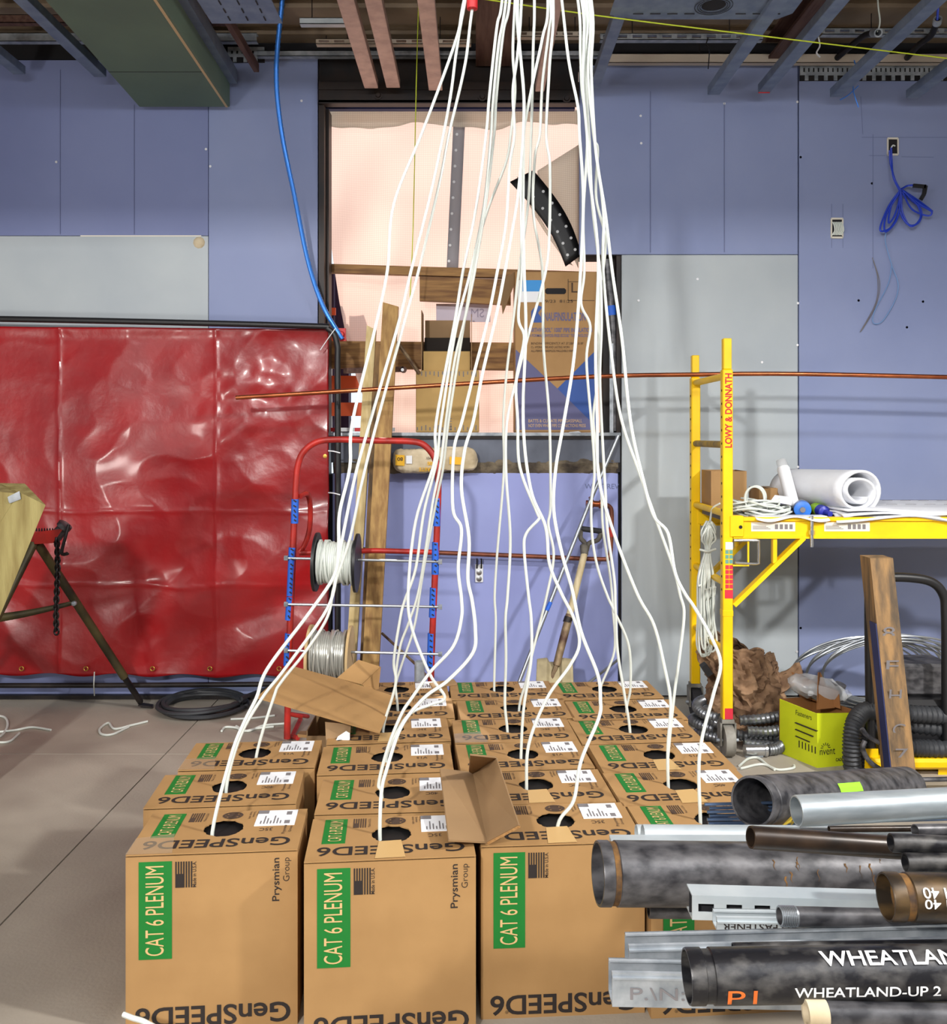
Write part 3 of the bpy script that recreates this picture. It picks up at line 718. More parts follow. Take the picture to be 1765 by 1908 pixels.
def carton_parts():
    """mesh data of every printed part, in the carton's own space: x across, y back from the front, z up"""
    T = .004
    q = MB()
    q.box(0, BW, 0, T, 0, BH-.006); q.box(0, BW, BD-T, BD, 0, BH-.006); q.box(0, T, T, BD-T, 0, BH-.006); q.box(BW-T, BW, T, BD-T, 0, BH-.006); q.box(T, BW-T, T, BD-T, 0, T)
    PARTS['body'] = (q, 'cardboard')
    q = MB(); q.lathe((BW/2, BD/2, .06), (0, 0, 1), [(0, .113), (.356, .113)], 24); PARTS['cable_reel'] = (q, 'reel_shade')  # black and raised near the lid, stands in for shade in the hole
    for v in range(3):
        V, Fs = hole_panel(.208, .138, .050, v+3, BH-.003)
        q = MB(); V2 = [(x, y, z+.003) for x, y, z in V]; n = len(V)
        q.add(V+V2, [f[::-1] for f in Fs]+[tuple(i+n for i in f) for f in Fs]); m = n//2
        for k in range(m):
            k2 = (k+1) % m
            q.add([V[2*k], V[2*k2], V2[2*k2], V2[2*k]], [(0, 1, 2, 3)]); q.add([V[2*k+1], V[2*k2+1], V2[2*k2+1], V2[2*k+1]], [(3, 2, 1, 0)])
        PARTS['top_flap%d' % v] = (q, 'cardboard')
    e = BH+.0012
    Z = Vector((0, 0, 1)); X = Vector((1, 0, 0)); Y = Vector((0, 1, 0))
    # prints on the top: turned round, so they read from behind
    q = MB(); q.text('GenSPEED6', (.388, .072, e), -X, -Y, .362, .047, .012); PARTS['brand_lettering_top'] = (q, 'ink')
    q = MB(); q.box(.034, .092, .092, .234, BH, e); PARTS['green_label_top'] = (q, 'print_green')
    q = MB(); q.text('CAT 6 PLENUM', (.082, .102, e+.0008), Y, -X, .122, .034); PARTS['green_label_lettering_top'] = (q, 'print_tan')
    q = MB()
    for k in range(6): q.box(.108+k*.006, .111+k*.006, .18 if k > 2 else .205, .234, BH, e)
    q.box(.108, .123, .18, .205, BH, e); q.text('Made in U.S.A.', (.153, .182, e), Y, -X, .05, .007); PARTS['flag_print_top'] = (q, 'ink_soft')
    q = MB(); N = 24
    for k in range(N):
        a, b_ = 2*math.pi*k/N, 2*math.pi*(k+1)/N
        q.add([(.218+r_*math.cos(t), .213+r_*math.sin(t)*.8, e) for r_, t in ((.027, a), (.027, b_), (.020, b_), (.020, a))], [(0, 1, 2, 3)])
    q.box(.2, .236, .207, .219, BH, e); q.box(.207, .229, .199, .2045, BH, e); q.box(.207, .229, .2215, .227, BH, e)
    PARTS['emblem_top'] = (q, 'ink_soft')
    q = MB()
    for k in range(3): q.text(['Listed cable', 'Sustain', 'UL type'][k], (.262+k*.009, .234, e), -Y, X, [.045, .035, .03][k], .006)
    PARTS['small_print_top'] = (q, 'ink_soft')
    q = MB(); q.text('Prysmian', (.372, .09, e), Y, -X, .056, .011); q.text('Group', (.386, .1, e), Y, -X, .035, .009); PARTS['maker_lettering_top'] = (q, 'ink_soft')
    # white shipping label
    q = MB(); q.box(.284, .388, .142, .236, BH, e+.0004); PARTS['shipping_label'] = (q, 'paper')
    q = MB(); q.box(.284, .312, .215, .236, BH+.001, e+.001); q.box(.36, .374, .205, .226, BH+.001, e+.001); q.box(.36, .374, .15, .17, BH+.001, e+.001)
    for k in range(7): q.box(.297+k*.0085, .3005+k*.0085, .152, .17+.03*((k*5) % 3)/2, BH+.001, e+.001)
    PARTS['shipping_label_print'] = (q, 'paper_gray')
    for v, s_ in enumerate(['35C', '40C', 'V15']):
        q = MB(); q.text(s_, (.335, .128, e), -X, -Y, .034, .017); PARTS['handwriting_top%d' % v] = (q, 'ink_soft')
    q = MB(); q.quad((.168, .002, e+.0003), (.242, .004, e+.0003), (.232, .098, e+.0003), (.176, .094, e+.0003)); PARTS['kraft_tape'] = (q, 'kraft_tape')
    q = MB(); q.quad((-.001, .0, e+.0005), (.11, .0, e+.0005), (.09, .11, e+.0005), (.0, .09, e+.0005)); PARTS['clear_tape'] = (q, 'clear_tape')
    # prints on the front
    f = -.001
    q = MB(); q.box(.031, .110, f, 0, BH-.255, BH-.018); PARTS['green_label'] = (q, 'print_green')
    q = MB(); q.text('CAT 6 PLENUM', (.091, f-.0008, BH-.246), Z, -X, .218, .044); PARTS['green_label_lettering'] = (q, 'print_tan')
    q = MB()
    for k in range(7): q.box(.118+k*.0062, .1212+k*.0062, f, 0, BH-.083 if k > 2 else BH-.05, BH-.02)
    q.box(.118, .1365, f, 0, BH-.083, BH-.05); q.text('Made in U.S.A.', (.168, f, BH-.083), Z, -X, .063, .009, .01); PARTS['flag_print'] = (q, 'ink')
    q = MB(); q.text('Prysmian', (.3735, f, BH-.125), Z, -X, .106, .023, .008); q.text('Group', (.397, f, BH-.077), Z, -X, .058, .02, -.006); PARTS['maker_lettering'] = (q, 'ink')
    q = MB(); q.text('GenSPEED6', (.395, f, BH-.372), -X, -Z, .372, .05, .018); q.text('®', (.068, f, .02), -X, -Z, .008, .008); PARTS['brand_lettering'] = (q, 'ink')
carton_parts()
MESH = {}
def part_mesh(k):
    if k not in MESH:
        q, m = PARTS[k]; o = q.build(k, m); MESH[k] = o.data; bpy.data.objects.remove(o)
    return MESH[k]
def carton(px_l, px_r, py, var, front, label, lift=0.0, tape=False, ctape=False, rot=0.0):
    D = F*(CZ-BH)/(py-HY); xc = ((px_l+px_r)/2-HX)/F*D
    a = ROT+rot
    # corner of the front edge such that its middle sits at xc, D
    ox = xc-math.cos(a)*BW/2; oy = D-math.sin(a)*BW/2
    r_ = thing('cable_carton', label, 'carton', (ox, oy, 0), a, 'brown cable cartons stood in rows')
    def put(k, name, par=r_):
        o = bpy.data.objects.new(name, part_mesh(k)); COL.objects.link(o); o.parent = par; return o
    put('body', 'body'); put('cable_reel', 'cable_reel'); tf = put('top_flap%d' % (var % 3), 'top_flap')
    gl = put('green_label_top', 'green_label'); put('green_label_lettering_top', 'lettering', gl)
    put('brand_lettering_top', 'brand_lettering', tf); put('flag_print_top', 'flag_print', tf); put('emblem_top', 'emblem', tf); put('small_print_top', 'small_print', tf); put('maker_lettering_top', 'maker_lettering', tf)
    sl_ = put('shipping_label', 'shipping_label'); put('shipping_label_print', 'label_print', sl_); put('handwriting_top%d' % (var % 3), 'handwriting', tf)
    if tape: put('kraft_tape', 'kraft_tape')
    if ctape: put('clear_tape', 'clear_tape')
    if front:
        gl = put('green_label', 'green_label'); put('green_label_lettering', 'lettering', gl); put('flag_print', 'flag_print'); put('maker_lettering', 'maker_lettering'); put('brand_lettering', 'brand_lettering')
    hole = Vector((ox, oy, BH))+Vector((math.cos(a)*.208-math.sin(a)*.138, math.sin(a)*.208+math.cos(a)*.138, 0))
    return r_, hole
ORD = ['first', 'second', 'third', 'fourth', 'fifth', 'sixth']
CN = ['short file by the bare floor', 'file before the spool cart', 'file before the shovel', 'file beside the scaffold']
BOX = [  # file, row, left, right, front edge row in the photo
    (1, 1, 233, 558, 1588), (1, 2, 269, 552, 1501), (1, 3, 333, 586, 1432),
    (2, 1, 568, 888, 1600), (2, 2, 581, 877, 1513), (2, 3, 592, 846, 1440), (2, 4, 612, 838, 1383), (2, 5, 634, 848, 1339), (2, 6, 640, 836, 1303),
    (3, 1, 895, 1205, 1572), (3, 2, 872, 1152, 1497), (3, 3, 858, 1112, 1434), (3, 4, 848, 1080, 1382), (3, 5, 860, 1072, 1340), (3, 6, 842, 1040, 1302),
    (4, 1, 1208, 1520, 1570), (4, 2, 1157, 1438, 1497), (4, 3, 1124, 1376, 1436), (4, 4, 1087, 1312, 1383), (4, 5, 1074, 1280, 1342), (4, 6, 1042, 1238, 1302)]
HOLE = {}
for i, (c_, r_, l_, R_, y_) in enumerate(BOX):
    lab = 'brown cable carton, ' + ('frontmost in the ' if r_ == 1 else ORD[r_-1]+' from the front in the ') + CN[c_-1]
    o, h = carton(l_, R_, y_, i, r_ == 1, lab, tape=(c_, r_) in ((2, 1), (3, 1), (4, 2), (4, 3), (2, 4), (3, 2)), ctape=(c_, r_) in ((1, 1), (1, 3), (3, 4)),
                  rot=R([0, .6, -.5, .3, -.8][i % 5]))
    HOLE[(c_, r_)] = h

# ------------------------------------------------------------------ hanging white cables, traced top to bottom
CAB = [
 ((1, 1), 'leftmost', [(865,0),(850,74),(788,244),(734,380),(722,503),(699,612),(657,785),(652,871),(633,955),(631,1017),(623,1072),(577,1141),(499,1245),(478,1300),(454,1348),(431,1408),(391,1555)]),
 ((1, 2), '', [(868,0),(851,93),(841,170),(827,248),(801,368),(766,505),(742,605),(690,785),(662,887),(636,1014),(628,1063),(610,1134),(532,1245),(489,1300),(447,1374),(422,1470)]),
 ((1, 3), '', [(883,0),(867,119),(837,249),(819,341),(780,505),(755,595),(703,785),(675,897),(652,1004),(623,1092),(610,1150),(571,1212),(524,1271),(510,1300),(478,1410)]),
 ((2, 3), '', [(936,0),(926,51),(912,181),(906,250),(887,388),(863,505),(847,602),(813,785),(810,859),(775,970),(761,1097),(767,1168),(801,1256),(829,1299),(805,1312),(770,1326),(748,1350),(720,1413)]),
 ((2, 4), '', [(943,0),(929,85),(918,198),(915,250),(902,383),(877,505),(850,612),(822,785),(814,859),(790,955),(775,1058),(754,1120),(746,1152),(734,1230),(738,1267),(731,1300),(714,1362)]),
 ((2, 5), '', [(950,0),(938,60),(925,181),(921,250),(907,368),(885,505),(866,595),(847,674),(831,785),(820,871),(806,939),(782,1093),(763,1157),(746,1204),(737,1269),(741,1321)]),
 ((2, 6), '', [(960,0),(956,99),(960,170),(952,250),(943,303),(909,391),(887,471),(872,560),(854,670),(836,785),(826,871),(812,939),(788,1070),(772,1168),(748,1240),(737,1284)]),
 ((2, 2), '', [(972,0),(965,99),(956,170),(959,250),(950,309),(943,415),(927,505),(909,595),(883,697),(861,785),(846,839),(844,947),(860,986),(854,1058),(860,1115),(860,1152),(845,1204),(803,1251),(768,1300),(748,1331),(723,1393),(706,1459),(703,1484)]),
 ((2, 1), '', [(965,0),(968,79),(976,170),(975,249),(966,359),(955,427),(941,505),(926,582),(899,697),(882,785),(866,839),(860,911),(874,1002),(872,1077),(880,1120),(886,1173),(881,1217),(835,1268),(791,1300),(748,1354),(720,1436),(711,1476),(708,1555)]),
 ((3, 6), '', [(996,0),(994,85),(990,250),(984,383),(967,505),(958,585),(944,697),(938,785),(939,879),(927,1026),(922,1110),(924,1160),(921,1286)]),
 ((3, 4), '', [(1031,0),(1024,127),(1018,250),(1025,309),(1024,427),(1017,505),(988,612),(965,697),(945,785),(943,879),(951,1002),(946,1110),(942,1154),(943,1227),(941,1310),(941,1365)]),
 ((3, 3), '', [(1021,0),(1011,71),(992,159),(976,250),(971,359),(972,505),(966,592),(977,631),(962,710),(965,785),(969,871),(1001,955),(1005,966),(981,994),(977,1026),(985,1110),(990,1154),(990,1227),(976,1320),(971,1412)]),
 ((3, 2), '', [(963,0),(971,113),(977,190),(976,250),(975,400),(977,505),(980,615),(975,785),(989,911),(1017,982),(1024,1050),(1046,1105),(1069,1151),(1080,1198),(1063,1239),(1020,1300),(986,1385),(979,1468)]),
 ((3, 5), '', [(1026,0),(1023,57),(1011,156),(1006,250),(997,294),(994,397),(1011,505),(1013,648),(1024,785),(1026,939),(1022,978),(1032,1034),(1020,1105),(992,1218),(980,1271),(968,1318)]),
 ((3, 1), '', [(1047,0),(1060,113),(1077,198),(1080,250),(1087,368),(1082,505),(1070,664),(1051,785),(1036,871),(1032,951),(1048,1034),(1066,1097),(1083,1177),(1114,1257),(1119,1304),(1116,1338),(1083,1418),(1069,1492),(1042,1545)]),
 ((4, 5), '', [(1077,0),(1082,100),(1085,170),(1095,250),(1087,400),(1089,505),(1083,566),(1100,608),(1093,671),(1102,785),(1108,879),(1102,939),(1104,1002),(1114,1058),(1132,1110),(1145,1139),(1172,1204),(1175,1280),(1168,1322)]),
 ((4, 2), '', [(1084,0),(1088,85),(1086,156),(1094,250),(1096,309),(1111,427),(1115,505),(1110,648),(1113,785),(1116,891),(1143,990),(1187,1105),(1219,1165),(1239,1245),(1250,1310),(1245,1390),(1242,1462)]),
 ((4, 6), '', [(1088,0),(1094,113),(1106,250),(1114,280),(1111,368),(1128,441),(1124,505),(1116,549),(1115,697),(1106,785),(1120,911),(1124,986),(1138,1080),(1142,1133),(1145,1213),(1119,1286)]),
 ((4, 4), '', [(1093,0),(1090,120),(1098,250),(1104,380),(1118,505),(1121,600),(1118,697),(1121,785),(1128,911),(1132,986),(1145,1080),(1147,1133),(1151,1213),(1164,1295),(1173,1365)]),
 ((4, 3), '', [(1098,0),(1096,142),(1107,250),(1113,300),(1125,400),(1124,505),(1142,681),(1159,785),(1191,879),(1219,958),(1255,1058),(1268,1110),(1275,1145),(1266,1227),(1256,1300),(1245,1412)]),
 ((4, 1), 'rightmost', [(1102,0),(1102,127),(1108,250),(1114,309),(1128,397),(1141,505),(1159,631),(1175,785),(1199,895),(1219,962),(1245,994),(1258,1066),(1276,1105),(1295,1133),(1328,1192),(1343,1239),(1328,1300),(1304,1403),(1293,1530)])]
DT = 2.98
for i, (key, side, pp) in enumerate(CAB):
    h = HOLE[key]; ye = pp[-1][1]; y0 = pp[0][1]
    e = PZ(pp[-1][0], ye, BH); d = Vector((e.x-h.x, e.y-h.y, 0))
    if d.length > .038: e = h+d.normalized()*.038
    De = e.y
    pts = []
    for (x, y) in pp[:-1]:
        t = (y-y0)/(ye-y0); t = t*t*(3-2*t)*.6+t*.4
        D = DT+(De-DT)*t
        pts.append(P(x, y, D))
    jx = (i % 7-3)*.012; jy = (i//7-1)*.02
    top = [Vector((.17+jx, 3.0+jy, 3.62)), P(pp[0][0]*.55+985*.45, -230, DT)]
    e.z = BH+.004
    o = MB().tube(top+pts+[e, e+Vector(((h.x-e.x)*.2, (h.y-e.y)*.2, -.13))], .0048, 8, 7).build('data_cable', 'cable_white')
    f_, r_ = key
    tag(o, 'white data cable entering the ' + ('frontmost' if r_ == 1 else ORD[r_-1]) + ' carton of the ' + CN[f_-1], 'cable', 'white data cables hanging from the ceiling')
rg = MB()
for k in range(28):
    a, b_ = 2*math.pi*k/28, 2*math.pi*(k+1)/28; rg.tube([(.17+.075*math.cos(a), 3.0+.06*math.sin(a), 3.52), (.17+.075*math.cos(b_), 3.0+.06*math.sin(b_), 3.52)], .006, 8)
rg.bar((.245, 3.0, 3.52), (.245, 3.0, 3.62), .02, .004)
tag(rg.build('cable_hanger_ring', 'galv'), 'steel ring hanger gathering the white cables at the ceiling', 'hanger')
# ------------------------------------------------------------------ red tarp on its frame
TD = 4.93
tp = thing('red_tarp', 'glossy red vinyl tarp hung along the left wall', 'tarp', P(300, 1252, TD))
def tarpf(u, v):
    px = -420+1033*u; py = 606+8*u+(1252-606)*v+(0 if v < 1 else 3*math.sin(px*.05))
    p = P(px, py, TD)
    rid = 1-abs(nz(px*.0045, py*.006, 1))*2; rid2 = 1-abs(nz(px*.011, py*.014, 5))*2
    w_ = max(0, min(1, (px-180)/300))*max(0, min(1, (py-760)/250))
    diag = math.sin((px*.42+py*.9)*.045+2*nz(px*.006, py*.006))
    fold = 0
    for fx in (112, 405): fold += .006*math.exp(-abs(px-fx-4*nz(py*.01, fx))/3)
    for fy in (952, 1090): fold += .005*math.exp(-abs(py-fy-10*nz(px*.01, fy))/3)
    crumple = .010*nz(px*.03, py*.03, 2)*max(0, 1-abs(px-500)/160)*max(0, 1-abs(py-740)/160)
    p.y -= .014*max(0, rid)+.006*max(0, rid2)+.014*w_*diag+fold+crumple*1.6+.012*(1-v)*math.exp(-((py-612)/14)**2)
    return p
solid(MB().sheet(tarpf, 330, 180).build('vinyl_sheet', 'tarp_red', tp), .002)
for px in [-250, -130, -10, 40, 160, 284, 391, 520, 600]:
    q = MB()
    for k in range(14):
        a, b_ = 2*math.pi*k/14, 2*math.pi*(k+1)/14; c = P(px, 1246, TD-.03)
        q.tube([c+Vector((.011*math.cos(a), 0, .011*math.sin(a))), c+Vector((.011*math.cos(b_), 0, .011*math.sin(b_)))], .003, 6)
    q.build('grommet', 'brass', tp)
for py in [850, 1010, 1160]:
    q = MB().lathe(P(606, py, TD-.012), (0, -1, 0), [(0, .011), (.004, .011), (.005, .004)], 12); q.build('grommet', 'brass', tp)
fr = thing('fence_frame', 'black tube fence frame holding up the red tarp', 'frame', P(630, 1300, 4.87))
MB().tube([P(-420, 588, 4.87), P(100, 596, 4.87), P(560, 607, 4.87), P(612, 613, 4.87), P(628, 640, 4.87), P(629, 700, 4.87), P(630, 1000, 4.87), P(629, 1300, 4.87)], .0165, 12, 8).build('tube', 'black_plastic', fr)
MB().tube([P(-420, 1278, 4.90), P(200, 1277, 4.90), P(628, 1274, 4.88)], .0135, 10).build('bottom_tube', 'steel_black', fr)
MB().bar(P(629, 1300, 4.80)+Vector((0, -.1, .012)), P(629, 1300, 4.80)+Vector((0, .19, .012)), .05, .012).build('foot', 'steel_black', fr)
for py in (840, 918):
    MB().tube([P(612, py, 4.85), P(622, py+1, 4.84), P(634, py+4, 4.84)], .0035, 6, 4).build('zip_tie', 'paper', fr)
wire('tarp_tie', [P(625, 612, 4.85), P(612, 630, 4.85), P(597, 652, 4.86)], .0025, 'paper', 'thin white string tied to the top corner of the red tarp', 'string')
wire('white_wire_scrap', [P(176, 1252, 4.9), P(175, 1275, 4.87), P(176, 1296, 4.95)], .003, 'cable_white', 'short white wire hanging below the red tarp hem', 'cable')

# ------------------------------------------------------------------ tripod vise stand and timber at the left edge
vs_ = thing('tripod_vise', 'dark tripod pipe vise stand in front of the red tarp', 'vise stand', P(140, 1317, 4.82))
ap = P(70, 1012, 4.3)
MB().tube([ap+Vector((.0, .0, .0)), P(140, 1120, 4.52), P(232, 1262, 4.72)], .021, 12).build('leg', 'tripod', vs_)
MB().tube([P(232, 1262, 4.72), P(262, 1308, 4.83)], .016, 10).build('leg_sleeve', 'steel_black', vs_)
MB().bar(P(258, 1312, 4.83), P(285, 1316, 4.85), .05, .008).build('foot', 'steel_black', vs_)
MB().tube([ap+Vector((-.02, 0, 0)), Vector((ap.x-.55, 4.2, .35)), Vector((ap.x-.75, 4.15, .01))], .021, 12).build('leg', 'tripod', vs_)
MB().tube([ap+Vector((-.01, -.02, 0)), Vector((ap.x-.12, 3.9, .4)), Vector((ap.x-.2, 3.75, .01))], .021, 12).build('leg', 'tripod', vs_)
q = MB(); q.sheet(lambda u, v: P(-60, 1158, 4.42)*(1-u)+P(141, 1122, 4.5)*u+Vector((0, 0, (v-.5)*.05*(1-.6*u)-.04*math.sin(u*3.1)*.3)), 10, 2); solid(q.build('brace_tray', 'tripod', vs_), .006)
MB().lathe(P(139, 1124, 4.47), (0, -1, 0), [(0, .012), (.012, .012), (.016, .006)], 10).build('brace_bolt', 'galv', vs_)
q = MB(); q.bar(P(52, 1003, 4.3), P(106, 1000, 4.3), .07, .05); q.hexa([P(64, 1014, 4.26), P(98, 1012, 4.26), P(98, 1012, 4.33), P(64, 1014, 4.33), P(60, 992, 4.26), P(118, 985, 4.26), P(118, 985, 4.33), P(60, 992, 4.33)]); q.build('vise_body', 'red_paint', vs_)
q = MB()
for k in range(7): q.hexa([P(66+k*5, 990, 4.27), P(70+k*5, 990, 4.27), P(70+k*5, 990, 4.31), P(66+k*5, 990, 4.31), P(67+k*5, 984, 4.27), P(69+k*5, 984, 4.27), P(69+k*5, 984, 4.31), P(67+k*5, 984, 4.31)])
q.build('jaw_teeth', 'steel_black', vs_)
MB().lathe(P(104, 1000, 4.29), P(124, 975, 4.29)-P(104, 1000, 4.29), [(0, .03), (.05, .026), (.055, .034), (.075, .034), (.08, .02)], 14).build('clamp_nut', 'pipe_gray', vs_)
MB().tube([P(128, 978, 4.26), P(122, 1000, 4.24), P(115, 1030, 4.24), P(124, 1032, 4.22), P(127, 1030, 4.22)], .008, 8, 4).build('crank', 'steel_black', vs_)
for k in range(24):
    c = P(106+1.5*math.sin(k*.25), 1006+k*7.4, 4.27); q = MB(); vert = k % 2
    ring = [c+Vector(((.011*math.cos(t), 0) if vert else (0, .011*math.cos(t)))+(.018*math.sin(t),)) for t in [2*math.pi*j/10 for j in range(11)]]
    q.tube(ring, .0045, 6, caps=False); q.build('chain_link', 'steel_black', vs_)
def timber(name, cs, m, label, endm=None):
    o = MB().hexa(cs).build(name, m); tag(o, label, 'timber'); return o
o1 = thing('leaning_timber', 'yellowish timber stack end leaning in at the left frame edge', 'timber', P(-60, 1300, 3.6))
MB().hexa([P(0, 1147, 3.5), P(-110, 1150, 3.5), P(-140, 1110, 3.75), P(-40, 1110, 3.75), P(85, 941, 3.5), P(36, 917, 3.5), P(-2, 900, 3.75), P(46, 901, 3.75)]).build('plank', 'wood_green', o1)
MB().hexa([P(-62, 1147, 3.503), P(-170, 1150, 3.5), P(-200, 1110, 3.74), P(-100, 1110, 3.74), P(34, 920, 3.503), P(-40, 912, 3.5), P(-80, 900, 3.74), P(-4, 901, 3.74)]).build('plank', 'wood_green', o1)
MB().hexa([P(16, 930, 3.492), P(37, 918, 3.492), P(39, 930, 3.496), P(18, 938, 3.496), P(14, 926, 3.49), P(36, 915, 3.49), P(38, 927, 3.494), P(16, 935, 3.494)]).build('metal_strap', 'galv', o1)
q = MB(); a = P(-70, 1150, 3.6); q.bar((a.x-.05, 3.6, 0), (a.x-.02, 3.6, a.z+.05), .1, .16); q.build('support_block', 'wood_green', o1)

# ------------------------------------------------------------------ things on the floor at the left
def coil(name, m, c, rx, ry, loops, r, label, z0=None, rnd=3, n=26, cat='hose', tail=None, group=None, hz=None):
    rg_ = random.Random(rnd); pts = []
    for k in range(loops*n):
        t = k/n; a = 2*math.pi*t
        i_ = int(t)
        fr_ = 1+.10*math.sin(i_*2.3)+.05*rg_.uniform(-1, 1)*.3
        pts.append(Vector((c[0]+rx*fr_*math.cos(a)+.012*math.sin(i_*1.7), c[1]+ry*fr_*math.sin(a)+.012*math.cos(i_*2.9), r+(hz or r*.7)*t+.004*math.sin(a*2+i_))))
    if tail: pts += [Vector(t_) for t_ in tail]
    o = MB().tube(pts, r, 7, 2).build(name, m); tag(o, label, cat, group); return o
c0 = PZ(378, 1314, .02)
coil('hose_coil', 'hose_black', (c0.x, c0.y), .205, .19, 5, .011, 'black flexible hose coiled on the floor by the red tarp', tail=[PZ(450, 1302, .08), PZ(478, 1290, .05), PZ(498, 1283, .05)])
def floor_scrap(pts, label, r=.0055, z=.0065): wire('cable_scrap', [PZ(x, y, z) for x, y in pts], r, 'cable_white', label, n=8, group='white cable offcuts on the floor')
floor_scrap([(-40, 1335), (5, 1335), (14, 1352), (0, 1372), (-30, 1380)], 'curled white cable offcut cut by the left frame edge')
floor_scrap([(-20, 1366), (30, 1360), (60, 1355), (95, 1360)], 'straight white cable offcut by the left frame edge')
floor_scrap([(-20, 1382), (15, 1382), (36, 1366)], 'small white cable offcut nearest the left frame edge')
floor_scrap([(275, 1344), (246, 1351), (214, 1358), (202, 1347), (186, 1358), (190, 1368), (210, 1368), (240, 1354)], 'looped white cable offcut alone on the open floor')
floor_scrap([(413, 1362), (420, 1355), (440, 1356), (455, 1362), (480, 1357), (510, 1354)], 'curled white cable offcut beside the red cart wheel side')
floor_scrap([(440, 1353), (462, 1362), (490, 1352), (530, 1348)], 'white cable offcut crossing another near the red cart')
floor_scrap([(430, 1340), (470, 1338), (512, 1333)], 'straight white cable offcut furthest behind the short file')
floor_scrap([(1378, 1427), (1394, 1414), (1412, 1412), (1430, 1425), (1444, 1434)], 'bent white cable offcut in front of the lime box')
floor_scrap([(1380, 1432), (1420, 1424), (1450, 1434), (1478, 1431), (1480, 1426)], 'longer white cable offcut in front of the lime box')
o = MB().tube([PZ(228, 1888, .43)+Vector((.03, -.1, .0)), PZ(228, 1888, .43)+Vector((.05, -.11, -.01)), PZ(228, 1888, .43)+Vector((.12, -.14, -.06))], .0056, 8, 4)
o = wire('cable_scrap', [P(230, 1890, 2.1), P(248, 1897, 2.09), P(275, 1907, 2.08), P(330, 1945, 2.1), P(350, 2020, 2.14), P(352, 1990+80, 2.17)], .006, 'cable_white', 'white cable end poking up in front of the frontmost carton', n=5)

# ------------------------------------------------------------------ leaning posts, pipes and shovel at the opening
def post(px0, py0, D0, px1, D1, wpx, dep, m, label, zb=0.0):
    a = P(px0, py0, D0); yb = HY+F*(CZ-zb)/D1; b_ = P(px1, yb, D1)
    wd = wpx/F*(D0+D1)/2
    sd = Vector((wd/2, 0, 0)); fd = Vector((0, dep, 0))
    up = Vector((0, 0, .012))
    o = MB().hexa([b_-sd, b_+sd, b_+sd+fd, b_-sd+fd, a-sd+up, a+sd-up, a+sd+fd-up, a-sd+fd+up]).build('leaning_post', m); tag(o, label, 'timber', 'posts leaning by the opening'); return o
post(728, 567, 4.93, 684, 4.50, 30, .038, 'wood', 'tall brown timber post leaning in the opening, widest of the three')
post(704, 640, 4.955, 671, 4.56, 11, .02, 'wood_old', 'narrow weathered strip between the two leaning posts')
post(692, 610, 4.96, 647, 4.58, 18, .038, 'wood_pale', 'pale timber post leaning beside the black fence tube')
def hbar(name, px0, y0a, y0b, px1, y1a, y1b, D, dep, m, label, cat='timber'):
    a, b_, c, d = P(px0, y0b, D), P(px1, y1b, D), P(px1, y1a, D), P(px0, y0a, D); f_ = Vector((0, dep, 0))
    o = MB().hexa([a, b_, b_+f_, a+f_, d, c, c+f_, d+f_]).build(name, m); tag(o, label, cat); return o
hbar('timber_rail', 600, 491, 507, 1128, 507, 523, 5.22, .05, 'wood_h', 'timber rail across the opening under the large net panel')
hbar('plank', 782, 515, 560, 952, 521, 568, 5.235, .04, 'wood_h', 'dark knotted plank hung under the upper timber rail')
hbar('timber_rail', 600, 635, 686, 1128, 640, 692, 5.30, .04, 'wood_h', 'lower timber rail behind the small open carton')
o = MB(); a = P(597, 806, 5.2); b_ = P(609, 490, 5.2); o.bar((a.x+.02, 5.225, 1.463), (a.x+.02, 5.225, b_.z), .036, .05, (0, 1, 0)); tag(o.build('timber_upright', 'wood'), 'timber upright against the black jamb of the opening', 'timber')
st = MB(); a = P(640, 691, 5.0); b_ = P(752, 688, 5.0); st.bar(a, b_, .006, .03, (0, 0, 1)); st.lathe(P(752, 689, 5.0), (0, -1, 0), [(-.003, .018), (.003, .018)], 16); s_ = thing('steel_strap', 'dark steel strap with a hole behind the leaning posts', 'strap', P(700, 690, 5.0)); st.build('strap', 'beam_rust', s_); MB().disc(P(750, 689, 4.994), (0, -1, 0), .009, 12, .002).build('hole', 'paper', s_)
wire('steel_rod', [P(742, 640, 5.03), P(762, 668, 5.06), P(781, 696, 5.1)], .011, 'shaft_rust', 'rusty rod propped against the small carton', 'rod', 2)
# insulation carton
kb = thing('insulation_carton', 'tall brown insulation carton with blue diamond print on the sill', 'carton', P(1037, 804, 5.1))
D = 5.10
a, b_ = P(960, 803, D), P(1113, 506, D)
MB().bbox(a.x, b_.x, D, D+.24, 1.4635, b_.z, .004).build('body', 'cardboard', kb)
def flat(name, poly, m, par, D): MB().add([P(x, y, D) for x, y in poly], [tuple(range(len(poly)))[::-1]]).build(name, m, par)
flat('violet_print', [(961, 651), (1039, 724), (1112, 796), (1112, 801), (961, 801)], 'knauf_violet', kb, D-.001)
flat('blue_print', [(1112, 651), (1112, 796), (1039, 724)], 'knauf_blue', kb, D-.0012)
flat('logo', [(990, 580), (1000, 568), (1011, 572), (1003, 583), (1012, 597), (1012, 601), (990, 601)], 'knauf_blue', kb, D-.0012)
flat('address_label', [(965, 522), (1010, 522), (1010, 563), (965, 563)], 'paper', kb, D-.0012); flat('label_band', [(974, 522), (1010, 522), (1010, 543), (974, 543)], 'label_blue', kb, D-.002)
flat('grip_hole', [(1019, 537), (1052, 537), (1055, 540), (1055, 545), (1052, 548), (1019, 548), (1016, 545), (1016, 540)], 'dark_gap', kb, D-.0014)
